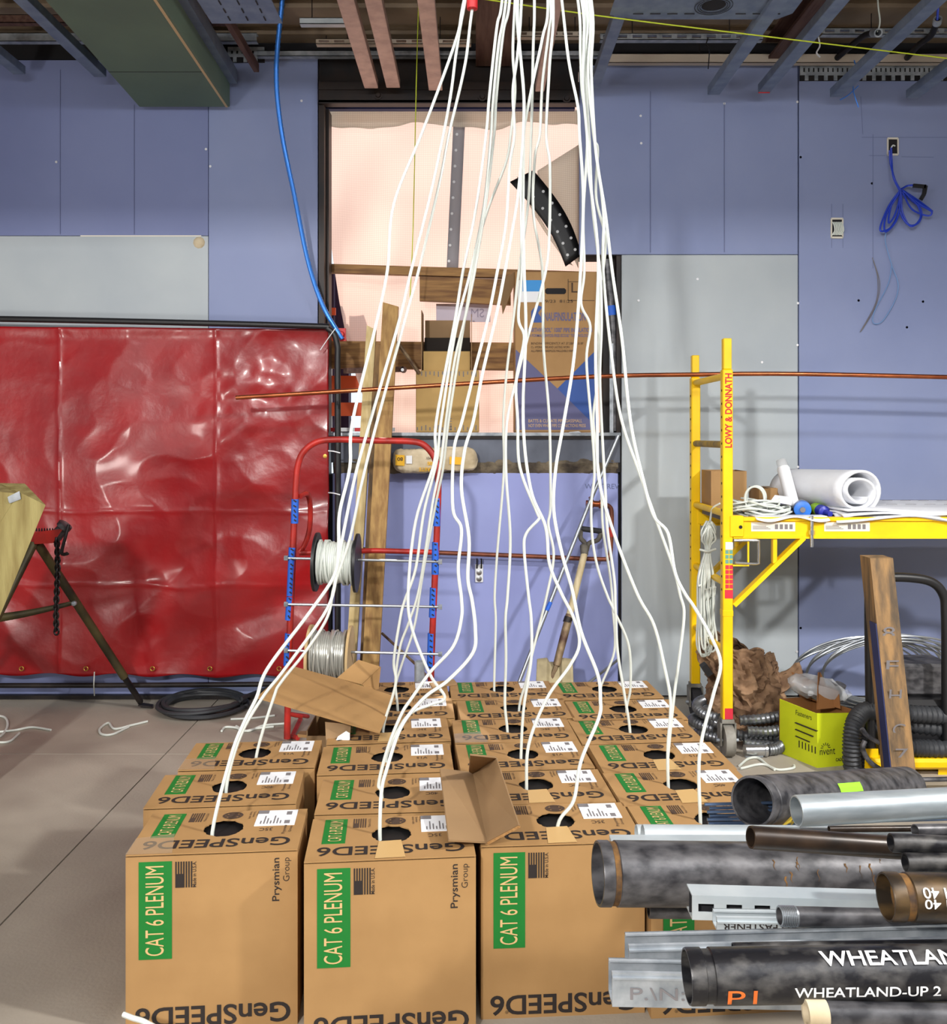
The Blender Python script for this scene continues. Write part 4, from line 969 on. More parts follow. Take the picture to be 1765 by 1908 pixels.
for s_, x, y, wd_, ht_, of_ in (('KNAUFINSULATION', 1008, 598, .25, .048, .02), ('EARTHWOOL° 1000° PIPE INSULATION', 984, 619, .36, .026, .02), ('A FORMALDEHYDE-FREE ECOSE° TECHNOLOGY', 986, 628, .34, .018, .01)):
    MB().text(s_, P(x, y, D-.0015), (1, 0, 0), (0, 0, 1), wd_, ht_, of_).build('blue_lettering', 'knauf_violet', kb)
q = MB()
for k, (x1, y) in enumerate([(1087, 642), (1062, 649), (1068, 656)]): q.text(['BENDING EFFICIENTLY AT 37.5BF - 1.0 BF', 'CL- HYDRATIONS AND LASTING WORK', 'ALL-FIBROUS HARMLESS MALLEABLE FIRM'][k], P(990, y, D-.0015), (1, 0, 0), (0, 0, 1), (x1-990)/333, .013)
q.build('small_print', 'ink_soft', kb)
q = MB(); q.text('9/23  81:25', P(1016, 564, D-.0015), (1, 0, 0), (0, 0, 1), .155, .016); q.build('date_stamp', 'ink', kb)
q = MB(); q.text('LI', P(1065, 545, D-.0015), (1, 0, 0), (0, 0, 1), .05, .055)
for a_, b__ in [((1059, 520), (1059, 560)), ((1059, 525), (1085, 525)), ((1059, 560), (1108, 560))]: q.bar(P(*a_, D-.001), P(*b__, D-.001), .003, .001, (0, 1, 0))
q.build('handwriting', 'ink_soft', kb)
q = MB(); q.text('BATTS & CLIMATE PIPE GASSMALL', P(985, 787, D-.002), (1, 0, 0), (0, 0, 1), .3, .018); q.text('NOT EVEN WHEN PIPE CONNECTIONS PRESS', P(985, 796, D-.002), (1, 0, 0), (0, 0, 1), .32, .018); q.build('tan_lettering', 'print_tan', kb)
solid(MB().sheet(lambda u, v: P(959, 506+v*22, D+.02)*(1-u)+P(931+6*v, 585-60*(1-v), D-.06)*u, 4, 4, False).build('open_flap', 'cardboard_pale', kb), .004)
# small open carton with a second one on top
sb = thing('small_carton', 'small tan carton with stapled edges, open flaps on top, on the sill', 'carton', P(834, 806, 5.12))
D = 5.10
a, b_ = P(775, 804, D), P(893, 690, D)
MB().bbox(a.x, b_.x, D, D+.2, 1.4635, b_.z, .004).build('body', 'carton_tan', sb)
q = MB()
for k in range(15):
    x = 778+k*7.8; h = 3+4*((k*7) % 3)/2
    q.bar(P(x, 692, D-.001), P(x, 692+h+3, D-.001), .006, .001, (0, 1, 0)); q.bar(P(x, 802, D-.001), P(x, 799-h, D-.001), .006, .001, (0, 1, 0))
for k in range(5): q.bar(P(834, 780+k*5, D-.001), P(842, 780+k*5, D-.001), .004, .001, (0, 1, 0))
q.build('staples', 'paper_gray', sb)['kind'] = 'stuff'
zt = b_.z
A0 = P(789, 690, D).x; A1 = P(876, 690, D).x
q = MB(); q.box(A0, A1, D+.19, D+.195, zt, WZ(597, D+.19)); q.build('back_panel', 'cardboard_pale', sb)
q = MB(); q.box(A0-.012, A0-.008, D, D+.19, zt, WZ(578, D)); q.build('side_flap', 'cardboard_pale', sb)
q = MB(); q.box(A1+.006, A1+.01, D, D+.19, zt, WZ(585, D)); q.build('side_flap', 'cardboard_pale', sb)
q = MB(); q.box(A0, A1, D+.02, D+.024, zt, WZ(654, D)); q.build('front_flap', 'carton_tan', sb)
q = MB(); q.box(A0, A1, D+.12, D+.125, WZ(654, D), WZ(625, D)); q.build('inside_shade', 'carton_shade', sb)  # dark coloured panel stands in for the shade inside the open carton
# wrapped riser pipe
rp = thing('wrapped_riser', 'plastic-wrapped pipe standing in the corner of the opening', 'pipe', P(1146, 806, 5.14))
MB().tube([P(1131, 484, 5.085), P(1134, 520, 5.085), P(1140, 580, 5.085), P(1143, 640, 5.085), P(1145, 720, 5.085), P(1146, 803, 5.085)], .026, 12, 4).build('pipe', 'pipe_gray', rp)
MB().tube([P(1138.5, 570, 5.085), P(1140.5, 588, 5.085)], .0275, 12).build('blue_tape', 'blue_tape', rp)
MB().box(WX(1136, 5.05), WX(1143, 5.05), 5.045, 5.05, WZ(812, 5.05), WZ(640, 5.05)).build('angle_strip', 'galv', rp)
# paper scrap and cement bag
q = MB(); q.quad(P(1060, 806, 5.04), P(1075, 812, 5.03), P(1092, 812, 5.03), P(1078, 804, 5.05), .004); tag(q.build('paper_scrap', 'paper'), 'torn white paper scrap on the sill by the insulation carton', 'paper')
cb = thing('cement_bag', 'cream concrete mix bag lying on the ledge under the sill', 'bag', P(812, 879, 5.0))
c = P(811, 857, 4.985)
def bagf(u, v):
    a = 2*math.pi*u; t = (v-.5)*2
    s_ = (1-abs(t)**14)**.5 if abs(t) < 1 else 0
    s_ *= 1-.18*max(0, abs(t)-.7)
    k = 1+.10*nz(t*5, math.cos(a)*2, math.sin(a)*2)+.05*nz(t*16, math.cos(a)*5, math.sin(a)*5)
    ca, sa = math.cos(a), math.sin(a)
    return c+Vector((t*.232+.008*nz(a, 3, t), -.062*math.copysign(abs(ca)**.42, ca)*s_*min(k, 1.06), .066*math.copysign(abs(sa)**.5, sa)*s_*k+.006*math.sin(t*3)))
MB().sheet(bagf, 40, 60).build('bag_body', 'bag_cream', cb)
D = 4.914
flat('yellow_panel', [(737, 847), (754, 848), (754, 868), (737, 867)], 'bag_yellow', cb, D); flat('yellow_panel', [(838, 851), (863, 852), (862, 866), (838, 865)], 'bag_yellow', cb, D)
flat('white_panel', [(757, 849), (768, 849), (768, 864), (757, 864)], 'paper', cb, D)
q = MB(); q.text('80', P(751, 852, D-.002), (-1, 0, 0), (0, 0, -1), .03, .02, .01); q.text('CRETE MIX', P(820, 851, D-.002), (-1, 0, 0), (0, 0, -1), .075, .014); q.build('lettering', 'ink', cb)
q = MB(); q.text('QUIKRETE', P(824, 870, D-.003), (-1, 0, 0), (0, 0, -1), .125, .024, .03); q.text('5000', P(814, 860, D-.003), (-1, 0, 0), (0, 0, -1), .05, .02, .03); q.build('brand_lettering', 'bag_yellow', cb)
# copper pipes
wire('copper_pipe', [P(440, 741, 4.66), P(800, 719, 4.62), P(1100, 702, 4.58), P(1290, 698, 4.56), P(1500, 697, 4.56), P(1900, 706, 4.56)], .0115, 'copper', 'long bright copper pipe laid across the scaffold rungs', 'pipe', 4, 12)
cp = thing('wall_copper_pipe', 'dull copper pipe along the lilac board with an elbow up to a coupling', 'pipe', P(1000, 1040, 4.98))
MB().tube([P(548, 1018, 4.98), P(800, 1029, 4.98), P(1000, 1037, 4.98), P(1120, 1042, 4.98), P(1134, 1038, 4.98), P(1138, 1024, 4.98), P(1140, 960, 4.98), P(1136, 944, 4.98), P(1124, 940, 4.98)], .0125, 12, 4).build('pipe', 'copper_dull', cp)
q = MB(); q.lathe(P(1092, 938, 4.97), P(1130, 940, 4.97)-P(1092, 938, 4.97), [(0, .018), (.02, .018), (.022, .024), (.04, .024), (.042, .017), (.07, .017), (.072, .024), (.09, .024), (.092, .016), (.11, .016)], 16)
q.tube([P(1102, 940, 4.97), P(1100, 926, 4.96)], .009, 8); q.build('valve_fitting', 'copper', cp)
MB().lathe(P(1139, 1000, 4.98), (0, 0, 1), [(0, .016), (.05, .016)], 12).build('coupling', 'red_paint', cp)
br = thing('wall_bracket', 'small white bracket screwed to the lilac board under the copper pipe', 'bracket', P(893, 1084, 5.05))
a = P(893, 1068, 5.06); MB().bbox(a.x-.022, a.x+.022, 5.052, 5.064, a.z-.05, a.z+.05, .003).build('plate', 'paper', br)
for dz in (-.03, .005): MB().lathe((a.x, 5.052, a.z+dz), (0, -1, 0), [(0, .016), (.004, .015), (.006, .006)], 12).build('screw', 'alu', br)
q = MB()
for dx in (-.012, .012): q.bar((a.x+dx, 5.05, a.z+.03), (a.x+dx, 5.02, a.z+.085), .008, .008)
q.build('prong', 'steel_black', br)
# shovel
sh = thing('shovel', 'worn shovel with a grey D grip leaning on the lilac board', 'shovel', PZ(1030, 1345, .0))
tp_, md_, bt_ = P(1091, 1024, 4.93), P(1060, 1152, 4.80), P(1037, 1240, 4.72)
MB().tube([tp_, md_], .0185, 12).build('shaft', 'shaft_wood', sh)
MB().tube([md_+(tp_-md_)*.05, P(1050, 1190, 4.76), bt_], [.021, .021, .019], 12).build('socket', 'shaft_rust', sh)
MB().lathe(P(1060, 1150, 4.80), P(1056, 1162, 4.79)-P(1060, 1150, 4.80), [(0, .023), (.03, .023)], 12).build('ferrule', 'steel_black', sh)
gl, gr = P(1083, 985, 4.93), P(1122, 990, 4.93)
q = MB(); q.tube([P(1092, 1026, 4.93), P(1090, 1012, 4.93), P(1082, 1002, 4.93), gl], .013, 10, 4); q.tube([P(1093, 1026, 4.93), P(1098, 1012, 4.93), P(1114, 1006, 4.93), gr], .013, 10, 4); q.lathe(P(1089, 1034, 4.925), (0, 0, 1), [(0, .021), (.05, .024), (.06, .015)], 12); q.build('yoke', 'grip_gray', sh)
MB().tube([gl, gr], .015, 10).build('grip', 'rubber', sh)
def bladef(u, v):
    t = v; wd = 33+4*t
    px = 1034-wd+2*wd*u; py = 1228+8*(abs(u-.5)<.2)+t*95
    p = P(px, py, 4.72-.22*t*.9); p.y += .03*(1-(2*u-1)**2)*(1-.4*t)
    if t > .8: p.z -= 0
    return p
solid(MB().sheet(bladef, 14, 12).build('blade', 'blade', sh), .004)
MB().tube([bt_, P(1030, 1258, 4.70), P(1028, 1285, 4.66)], .012, 8).build('blade_spine', 'shaft_rust', sh)
em = thing('emt_conduit', 'thin silver conduit with a blue stripe leaning across the lilac board', 'conduit', PZ(940, 1340, 0))
MB().tube([P(1152, 812, 4.99), P(1096, 943, 4.92), P(1022, 1130, 4.76), P(962, 1285, 4.62), PZ(938, 1345, .002)], .0105, 10).build('tube', 'conduit', em)
MB().tube([P(1026, 1122, 4.765), P(1019, 1138, 4.75)], .0112, 10).build('blue_stripe', 'blue_tape', em)
wire('steel_rod', [P(1092, 1276, 4.8), P(1153, 1228, 4.97)], .008, 'conduit', 'thin steel rod lying behind the shovel by the board corner', 'rod', 1)
wire('steel_rod', [P(712, 1180, 4.8), P(775, 1238, 4.6), P(810, 1275, 4.5)], .007, 'shaft_rust', 'thin rusty rod slanting behind the spool cart', 'rod', 1)
q = MB().pipe((P(782, 1232, 4.25).x, 4.25, 0), P(782, 1232, 4.25), .024, .019, 20); tag(q.build('pipe_stub', 'galv'), 'short galvanized pipe standing upright behind the cartons', 'pipe')

# ------------------------------------------------------------------ red spool cart
ct = thing('spool_cart', 'red tube cart marked with blue tape, carrying cable spools on rods', 'cart', PZ(670, 1376, 0))
CD = 4.30
def cp_(px, py, d=0.0): return P(px, py, CD+d)
MB().tube([cp_(535, 1376), cp_(538, 1250), cp_(545, 1050), cp_(551, 920), cp_(555, 870), cp_(566, 842), cp_(590, 824), cp_(625, 819), cp_(700, 821), cp_(770, 823), cp_(795, 833), cp_(812, 858), cp_(817, 890), cp_(814, 1000), cp_(806, 1180), cp_(800, 1376)], .0155, 12, 6).build('frame_tube', 'red_paint', ct)
MB().tube([cp_(558, 1030, .18), cp_(700, 1026, .18), cp_(808, 1029, .18)], .013, 10).build('rear_crossbar', 'red_paint', ct)
MB().tube([cp_(560, 925), cp_(572, 920, .05), cp_(578, 940, .12), cp_(577, 985, .16), cp_(568, 1015, .18), cp_(558, 1028, .18)], .013, 10, 4).build('side_loop', 'red_paint', ct)
MB().tube([cp_(555, 1375, .0), PZ(545, 1372, .012), PZ(560, 1340, .012)], .012, 8).build('foot', 'red_paint', ct)
for k in range(4): MB().tube([cp_(538, 1330-k*0, 0), cp_(556+6*k, 1335, .06*k)], .01, 8).build('toe_brace', 'red_paint', ct) if k in (1, 3) else None
for side, runs in (('l', [(550, 930, 549, 975), (545, 1020, 541, 1110), (541, 1112, 538, 1155), (538, 1180, 535, 1240)]), ('r', [(815, 928, 814, 980), (812, 1010, 811, 1070), (808, 1095, 806, 1150), (804, 1180, 802, 1250)])):
    for x0, y0, x1, y1 in runs:
        t_ = MB().tube([P(x0, y0, CD-.001), P(x1, y1, CD-.001)], .0175, 10).build('blue_tape', 'blue_tape', ct)
        q = MB(); n_ = max(3, int((y1-y0)/9))
        rr = random.Random(int(x0+y0))
        for k in range(n_):
            f_ = (k+.5)/n_; x = x0+(x1-x0)*f_; y = y0+(y1-y0)*f_
            q.bar(P(x-rr.uniform(1, 3), y-rr.uniform(1, 3), CD-.02), P(x+rr.uniform(1, 3), y+rr.uniform(0, 3), CD-.02), .006, .002, (0, 1, 0))
        q.build('marker_scrawl', 'ink', t_)
for y0, y1 in [(1040, 1047), (1126, 1131), (1212, 1219)]:
    rd = MB().tube([cp_(530, y0, -.015), cp_(822, y1, -.015)], .0065, 8).build('threaded_rod', 'conduit', ct)
    for px, py in ((533, y0), (820, y1)): MB().lathe(cp_(px, py, -.015)-Vector((.008, 0, 0)), (1, 0, 0), [(0, .013), (.018, .013)], 6).build('nut', 'galv', rd)
def spool(px0, px1, py, rf, rc, m_flange, m_wire, label, drum=None, holes=False):
    a, b_ = P(px0, py, CD-.015), P(px1, py+2, CD-.015); ax = (b_-a).normalized(); L = (b_-a).length
    s_ = thing('cable_spool', label, 'spool', (a+b_)/2)
    for k in (0, 1):
        f_ = MB(); p0 = a if k == 0 else b_
        f_.lathe(p0-ax*.006, ax, [(0, .010), (0, rf), (.012, rf), (.012, .010)], 36); f_.build('flange', m_flange, s_)
    MB().lathe(a, ax, [(0, rc*.55), (L, rc*.55)], 20).build('core', m_flange, s_)
    u = ax.orthogonal().normalized(); w2 = ax.cross(u); pts = []
    turns = int(L/.0105); rr = random.Random(3)
    for k in range(turns*16):
        t = k/16; an = 2*math.pi*t
        pts.append(a+ax*(.012+(L-.024)*t/turns)+(u*math.cos(an)+w2*math.sin(an))*(rc+.003*math.sin(t*2.1)))
    MB().tube(pts, .0062, 6).build('wire_winding', m_wire, s_)
    pts = []
    for k in range(14*14):
        t = k/14; an = 2*math.pi*t
        pts.append(a+ax*(L*(.5+.42*math.sin(t*.9)))+(u*math.cos(an)+w2*math.sin(an))*(rc+.011))
    MB().tube(pts, .0055, 6).build('wire_winding', m_wire, s_)
    return s_
spool(590, 665, 1047, .138, .092, 'black_plastic', 'cable_white', 'spool of white cable with black flanges on the red cart')
spool(578, 652, 1218, .135, .10, 'spool_wood', 'wire_silver', 'spool of shiny silver wire with wooden flanges on the red cart')

# ------------------------------------------------------------------ loose cardboard
def card(name, polys, m, label, root, th=.004):
    r_ = thing(name, label, 'cardboard', root)
    for nm, pl_, d_ in polys: solid(MB().add([p for p in pl_], [tuple(range(len(pl_)))]).build(nm, m, r_), th)
    return r_
oc = thing('open_carton', 'open empty carton with a long flap tilted toward the silver spool', 'carton', PZ(650, 1440, 0))
x0, x1, y0, y1 = P(600, 0, 3.45).x, P(700, 0, 3.45).x, 3.30, 3.62
q = MB(); q.box(-.60, -.40, 3.30, 3.304, 0, .36); q.box(-.60, -.40, 3.56, 3.564, 0, .40); q.box(-.604, -.60, 3.30, 3.564, 0, .38); q.box(-.60, -.40, 3.30, 3.56, 0, .004); q.build('body', 'cardboard_pale', oc)
solid(MB().add([P(544, 1242, 3.45), P(640, 1268, 3.38), P(735, 1298, 3.30), P(708, 1366, 3.02), P(590, 1332, 3.06), P(478, 1300, 3.12)], [(0, 1, 4, 5), (1, 2, 3, 4)]).build('long_flap', 'cardboard', oc), .005)
solid(MB().add([P(628, 1264, 3.44), P(668, 1230, 3.52), P(709, 1243, 3.5), P(674, 1276, 3.42)], [(0, 1, 2, 3)]).build('short_flap', 'cardboard', oc), .005)
solid(MB().add([P(674, 1276, 3.415), P(709, 1243, 3.495), P(705, 1284, 3.47), P(690, 1288, 3.42)], [(0, 1, 2, 3)]).build('short_flap', 'cardboard', oc), .005)
solid(MB().add([P(606, 1345, 3.08), P(654, 1350, 3.08), P(652, 1392, 3.06), P(608, 1386, 3.06)], [(0, 1, 2, 3)]).build('inner_flap', 'cardboard_pale', oc), .005)
solid(MB().add([P(620, 1391, 3.045), P(630, 1372, 3.05), P(645, 1362, 3.05), P(652, 1366, 3.05), P(652, 1393, 3.045)], [(0, 1, 2, 3, 4)]).build('white_paper', 'paper', oc), .002)
q = MB(); q.hexa([P(556, 1374, 3.5), P(604, 1376, 3.5), P(604, 1368, 3.7), P(560, 1366, 3.7), P(554, 1368, 3.5), P(602, 1372, 3.5), P(602, 1362, 3.7), P(560, 1362, 3.7)]); q.build('side_flap', 'cardboard', oc)
fb = thing('folded_cardboard', 'folded pale cardboard sheet lying open on the front cartons', 'cardboard', PZ(890, 1530, .432))
zl_ = .452
A_, B_, C_, D_ = PZ(820, 1433, .50), PZ(881, 1440, zl_), PZ(908, 1570, .437), PZ(836, 1566, .46)
E_, G_ = PZ(925, 1411, .545), PZ(968, 1538, .505)
for nm, pl_ in (('left_panel', [A_, B_, C_, D_]), ('right_panel', [B_, E_, G_, C_]), ('top_tab', [PZ(876, 1406, .60), PZ(925, 1411, .548), PZ(881, 1440, .455), PZ(874, 1437, .47)])):
    solid(MB().add(pl_, [(0, 1, 2, 3)]).build(nm, 'cardboard_pale', fb), .005)
q = MB().bar(PZ(910, 1571, .437), PZ(968, 1540, .502), .006, .006); q.build('corrugated_edge', 'cardboard_edge', fb)
q = MB(); q.hexa([PZ(852, 1276, .432), PZ(806, 1283, .432), PZ(800, 1275, .44), PZ(846, 1268, .44)]+[p+Vector((0, 0, .006)) for p in (PZ(852, 1276, .432), PZ(806, 1283, .432), PZ(800, 1275, .44), PZ(846, 1268, .44))]); tag(q.build('cardboard_tab', 'cardboard_pale'), 'torn cardboard tab lying on the hindmost carton before the spool cart', 'cardboard')
# ------------------------------------------------------------------ yellow scaffold
SN, SF, SX = 4.13, 4.72, 1.146
sca = thing('baker_scaffold', 'yellow rolling baker scaffold with ladder end frames and a plank deck', 'scaffold', (SX+.9, (SN+SF)/2, 0))
def end_frame(x, main):
    for y in (SN, SF):
        zt = 1.745
        MB().bbox(x-.023, x+.023, y-.023, y+.023, .165, zt, .004).build('post', 'yellow', sca)
        MB().bbox(x-.0185, x+.0185, y-.0185, y+.0185, zt, zt+(.14 if y == SN else .115), .003).build('post_insert', 'yellow', sca)
        if y == SN: MB().bbox(x-.0245, x+.0245, y-.0245, y+.0245, .63, .66, .003).build('collar', 'yellow', sca)
        q = MB()
        for k in range(16): q.disc((x-.0232, y-.004, .75+k*.06), (-1, 0, 0), .006, 8, .001)
        q.build('pin_holes', 'dark_gap', sca)['kind'] = 'stuff'
        # caster
        cs = MB(); cs.box(x-.028, x+.028, y-.028, y+.028, .15, .168); cs.box(x-.036, x-.028, y-.03, y+.025, .05, .152); cs.box(x+.028, x+.036, y-.03, y+.025, .05, .152)
        c_ = cs.build('caster', 'caster_gray', sca)
        MB().lathe((x-.022, y-.012, .072), (1, 0, 0), [(0, .03), (0, .07), (.006, .0715), (.038, .0715), (.044, .07), (.044, .03)], 28).build('wheel', 'rubber' if y == SF else 'caster_gray', c_)
        MB().tube([(x-.05, y-.012, .072), (x+.05, y-.012, .072)], .008, 8).build('axle', 'galv', c_)
    for z in (1.717, 1.405, 1.09, .775, .46):
        MB().tube([(x, SN+.02, z), (x, SF-.02, z)], .0165, 10).build('rung', 'yellow_worn' if z in (1.405,) else 'yellow', sca)
end_frame(SX, True); end_frame(SX+1.86, False)
for y, s_ in ((SN, -1), (SF, 1)):
    q = MB(); q.box(SX+.025, SX+1.835, y-.012, y+.012, .985, 1.062); q.box(SX+.025, SX+1.835, y-.022, y+.022, 1.062, 1.078); q.box(SX+.025, SX+1.835, y-.022, y+.022, .982, .99); q.build('side_rail', 'yellow', sca)
    for x, d in ((SX, 1), (SX+1.86, -1)):
        MB().bbox(x+d*.02-.012, x+d*.02+.05, y-.028, y+.028, .99, 1.085, .003).build('rail_bracket', 'yellow', sca)
        MB().bar((x+d*.03, y, .68), (x+d*.345, y, .985), .02, .042, (0, 1, 0)).build('knee_brace', 'yellow', sca)
        MB().bar((x+d*.215, y, .985), (x+d*.215, y, .87), .018, .028, (0, 1, 0)).build('knee_strut', 'yellow', sca)
MB().box(SX+.03, SX+1.83, SN+.024, SF-.024, 1.045, 1.064).build('deck_board', 'deck_board', sca)
MB().disc((SX+.055, SN-.0125-.0165, 1.035), (0, -1, 0), .008, 10, .002).build('rail_bolt', 'dark_gap', sca)
lk = MB(); lk.tube([(SX+.025, SN-.03, .975), (SX+.125, SN-.03, .975), (SX+.135, SN-.03, .96), (SX+.135, SN-.03, .885), (SX+.125, SN-.03, .87), (SX+.03, SN-.03, .875)], .006, 8, 2); lk.build('latch_loop', 'alu', sca)
lk = MB(); lk.tube([(SX+.09, SN-.026, .98), (SX+.09, SN-.026, .86), (SX+.02, SN-.026, .862)], .005, 8); lk.build('latch_guard', 'yellow', sca)
lk = MB(); lk.tube([(SX+.376, SN-.026, 1.085), (SX+.376, SN-.026, .945)], .008, 10); lk.lathe((SX+.376, SN-.026, 1.0), (0, 0, 1), [(0, .013), (.02, .013)], 6); lk.build('drop_pin', 'alu', sca)
MB().text('LOWY & DONNATH', (SX+.018, SN-.0238, CZ-(834-HY)/F*SN), (0, 0, 1), (-1, 0, 0), .335, .032, .03).build('stencil_lettering', 'stencil_red', sca)
def stick(x0, x1, y0, y1, m, nm='sticker', D=SN-.0236):
    a, b_ = P(x0, y1, D), P(x1, y0, D); return MB().box(a.x, b_.x, D-.0008, D, a.z, b_.z).build(nm, m, sca)
stick(1352, 1366, 1010, 1024, 'sticker')
for r_ in range(3):
    for c_ in range(2): stick(1352+c_*7.5, 1358+c_*7.5, 1025+r_*9, 1032+r_*9, 'sticker_teal')
for r_ in range(5):
    for c_ in range(2): stick(1352+c_*7.5, 1358.5+c_*7.5, 1053+r_*9, 1060.5+r_*9, 'sticker_red')
stick(1351, 1366, 1099, 1115, 'sticker_red'); stick(1351, 1366, 1320, 1340, 'sticker_red')
for x0, x1 in ((1400, 1482), (1536, 1621)):
    s_ = stick(x0, x1, 973, 990, 'sticker', 'rail_sticker', SN-.0125)
    a = P(x0+3, 986, SN-.0138); q = MB()
    for k in range(3): q.box(a.x, a.x+.08-.01*k, SN-.0145, SN-.0135, a.z+k*.006, a.z+k*.006+.0025)
    for k in range(4): q.box(a.x+.1+k*.022, a.x+.114+k*.022, SN-.0145, SN-.0135, a.z, a.z+.022)
    q.build('sticker_print', 'paper_gray', s_)
# --- things on the deck
ZD = 1.0645
rl = thing('felt_roll', 'thick white felt sheet rolled up on the scaffold deck', 'roll', (1.6, 4.3, ZD))
r0, r1 = Vector((1.765, 4.17, ZD+.13)), Vector((1.60, 4.62, ZD+.118))
ax = (r1-r0); L = ax.length; ax.normalize(); sd = ax.cross(Vector((0, 0, 1))).normalized(); up = Vector((0, 0, 1))
prof = []
for k in range(70):
    t = k/69; an = -math.pi*.55+t*math.pi*4.4
    rr = .116*(1-.62*t)
    prof.append((rr*1.12*math.cos(an)+.018*math.sin(an*1.3)*t, rr*.92*math.sin(an)-.012*t))
V = []; Fs = []
for j in range(10):
    for (a, b_) in prof: V.append(r0+ax*L*j/9+sd*a*(1+.1*j/9)+up*b_)
n = len(prof)
for j in range(9):
    for i in range(n-1): Fs.append((j*n+i, j*n+i+1, (j+1)*n+i+1, (j+1)*n+i))
solid(MB().add(V, Fs, True).build('rolled_sheet', 'felt_white', rl), .012)
fs = thing('felt_sheets', 'stack of flat white felt sheets with wavy edges on the scaffold deck', 'felt sheet', (1.9, 4.3, ZD))
for k in range(3):
    def shf(u, v, k=k):
        x = 1.63+.02*k+u*(1.3); y = SN-.035+.01*k+v*(.58-.01*k)
        dr = .03*max(0, 1-v*7)*(.6+.6*math.sin(x*9+k))
        return Vector((x+.02*math.sin(v*11+k)*(u < .05), y, ZD+.02+.014*k-dr*(1 if k < 2 else .6)+.005*math.sin(x*13+k)*max(0, 1-v*3)))
    solid(MB().sheet(shf, 40, 14).build('sheet', 'felt_white', fs), .008)
q = MB()
for v in (.3, .72):
    for k in range(9): q.box(1.85+k*.09, 1.90+k*.09, SN-.02+v*.58, SN-.017+v*.58, ZD+.058, ZD+.0595)
q.build('dashed_mark', 'paper_gray', fs)
def cbox(x0, x1, y0, y1, z0, z1, label, flap=True, m='cardboard'):
    r_ = thing('small_box', label, 'box', ((x0+x1)/2, (y0+y1)/2, z0)); q = MB(); T = .004
    q.box(x0, x1, y0, y0+T, z0, z1); q.box(x0, x1, y1-T, y1, z0, z1); q.box(x0, x0+T, y0+T, y1-T, z0, z1); q.box(x1-T, x1, y0+T, y1-T, z0, z1); q.box(x0+T, x1-T, y0+T, y1-T, z0, z0+T)
    q.build('body', m, r_); return r_
a, b_ = P(1313, 935, 4.55), P(1386, 877, 4.55)
cbox(a.x+.02, b_.x, 4.5, 4.69, ZD, b_.z, 'open brown cardboard box behind the lettered scaffold post')
a, b_ = P(1404, 920, 4.55), P(1472, 886, 4.55)
r_ = cbox(a.x+.02, b_.x+.01, 4.52, 4.69, ZD, ZD+.12, 'second brown cardboard box behind the spray can on the deck')
MB().box(a.x+.07, b_.x+.01, 4.53, 4.68, ZD+.119, ZD+.122).build('lid', 'cardboard_pale', r_)
MB().box(b_.x-.1, b_.x, 4.518, 4.52, ZD+.01, ZD+.06).build('label', 'knauf_violet', r_)
def can(name, c, ax_, prof, parts, label, cat='can'):
    r_ = thing(name, label, cat, c)
    for nm, pr, m in parts: MB().lathe(c, ax_, pr, 24).build(nm, m, r_)
    return r_
b0 = P(1480, 930, 4.32); b0.z = ZD+.034; b1 = P(1457, 862, 4.42); ax_ = (b1-b0).normalized(); Lc = (b1-b0).length
can('spray_can', b0, ax_, None, [('body', [(0, .026), (.004, .03), (Lc*.86, .03), (Lc*.9, .026)], 'paper'), ('base_rim', [(-.004, .025), (-.002, .031), (.008, .031)], 'alu'), ('cap', [(Lc*.9, .027), (Lc*1.05, .024), (Lc*1.07, .012)], 'plastic_clear')], 'white spray can lying tilted against the boxes on the deck')
q = MB()
b0 = P(1432, 918, 4.28); b0.z = ZD+.036
can('silver_can', b0, (-.75, .6, .05), None, [('body', [(-.006, .010), (-.004, .022), (.006, .030), (.016, .034), (.1, .034), (.105, .03)], 'alu')], 'silver aerosol can with its round bottom facing out on the deck')
b0 = P(1496, 940, 4.2); b0.z = ZD+.04
can('caulk_tube', b0, (.30, 1, .02), None, [('body', [(.02, .037), (.2, .037)], 'alu'), ('blue_cap', [(-.004, .01), (-.004, .026), (.0, .038), (.05, .04), (.055, .036)], 'can_blue'), ('nozzle_ring', [(-.012, .006), (-.012, .012), (-.003, .013)], 'paper_gray')], 'short can with a bright blue end cap on the deck')
b0 = P(1541, 946, 4.2); b0.z = ZD+.026
can('marker_bottle', b0, (-.16, 1, .12), None, [('nozzle', [(-.03, .012), (.01, .013)], 'cap_navy'), ('body', [(.01, .014), (.02, .028), (.06, .028)], 'cap_navy'), ('band', [(.06, .0285), (.1, .0285), (.12, .02)], 'cap_green')], 'navy and green marking bottle tucked under the felt roll', 'bottle')
cc = thing('loose_cable_coil', 'loose coil of white cable heaped on the scaffold deck', 'cable', P(1420, 950, 4.3))
rr = random.Random(5)
for k in range(16):
    cx, cy = 1.33+rr.uniform(-.05, .05), 4.27+rr.uniform(-.03, .04); rx, ry = rr.uniform(.08, .13), rr.uniform(.05, .085); z_ = ZD+.008+k*.004; ph = rr.uniform(0, 6)
    MB().tube([(cx+rx*math.cos(t+ph), cy+ry*math.sin(t+ph), z_+.012*math.sin(t*2+ph)+.006) for t in [2*math.pi*j/18 for j in range(18)]], .0048, 6, 2).build('cable_loop', 'cable_white', cc)
for k in range(6):
    MB().tube([(1.30+.045*math.cos(t)*1.0+.012*k*.4, 4.22+.01*k, ZD+.09+.055*math.sin(t)) for t in [2*math.pi*j/18 for j in range(19)]], .0048, 6, 2).build('cable_loop', 'cable_white', cc)
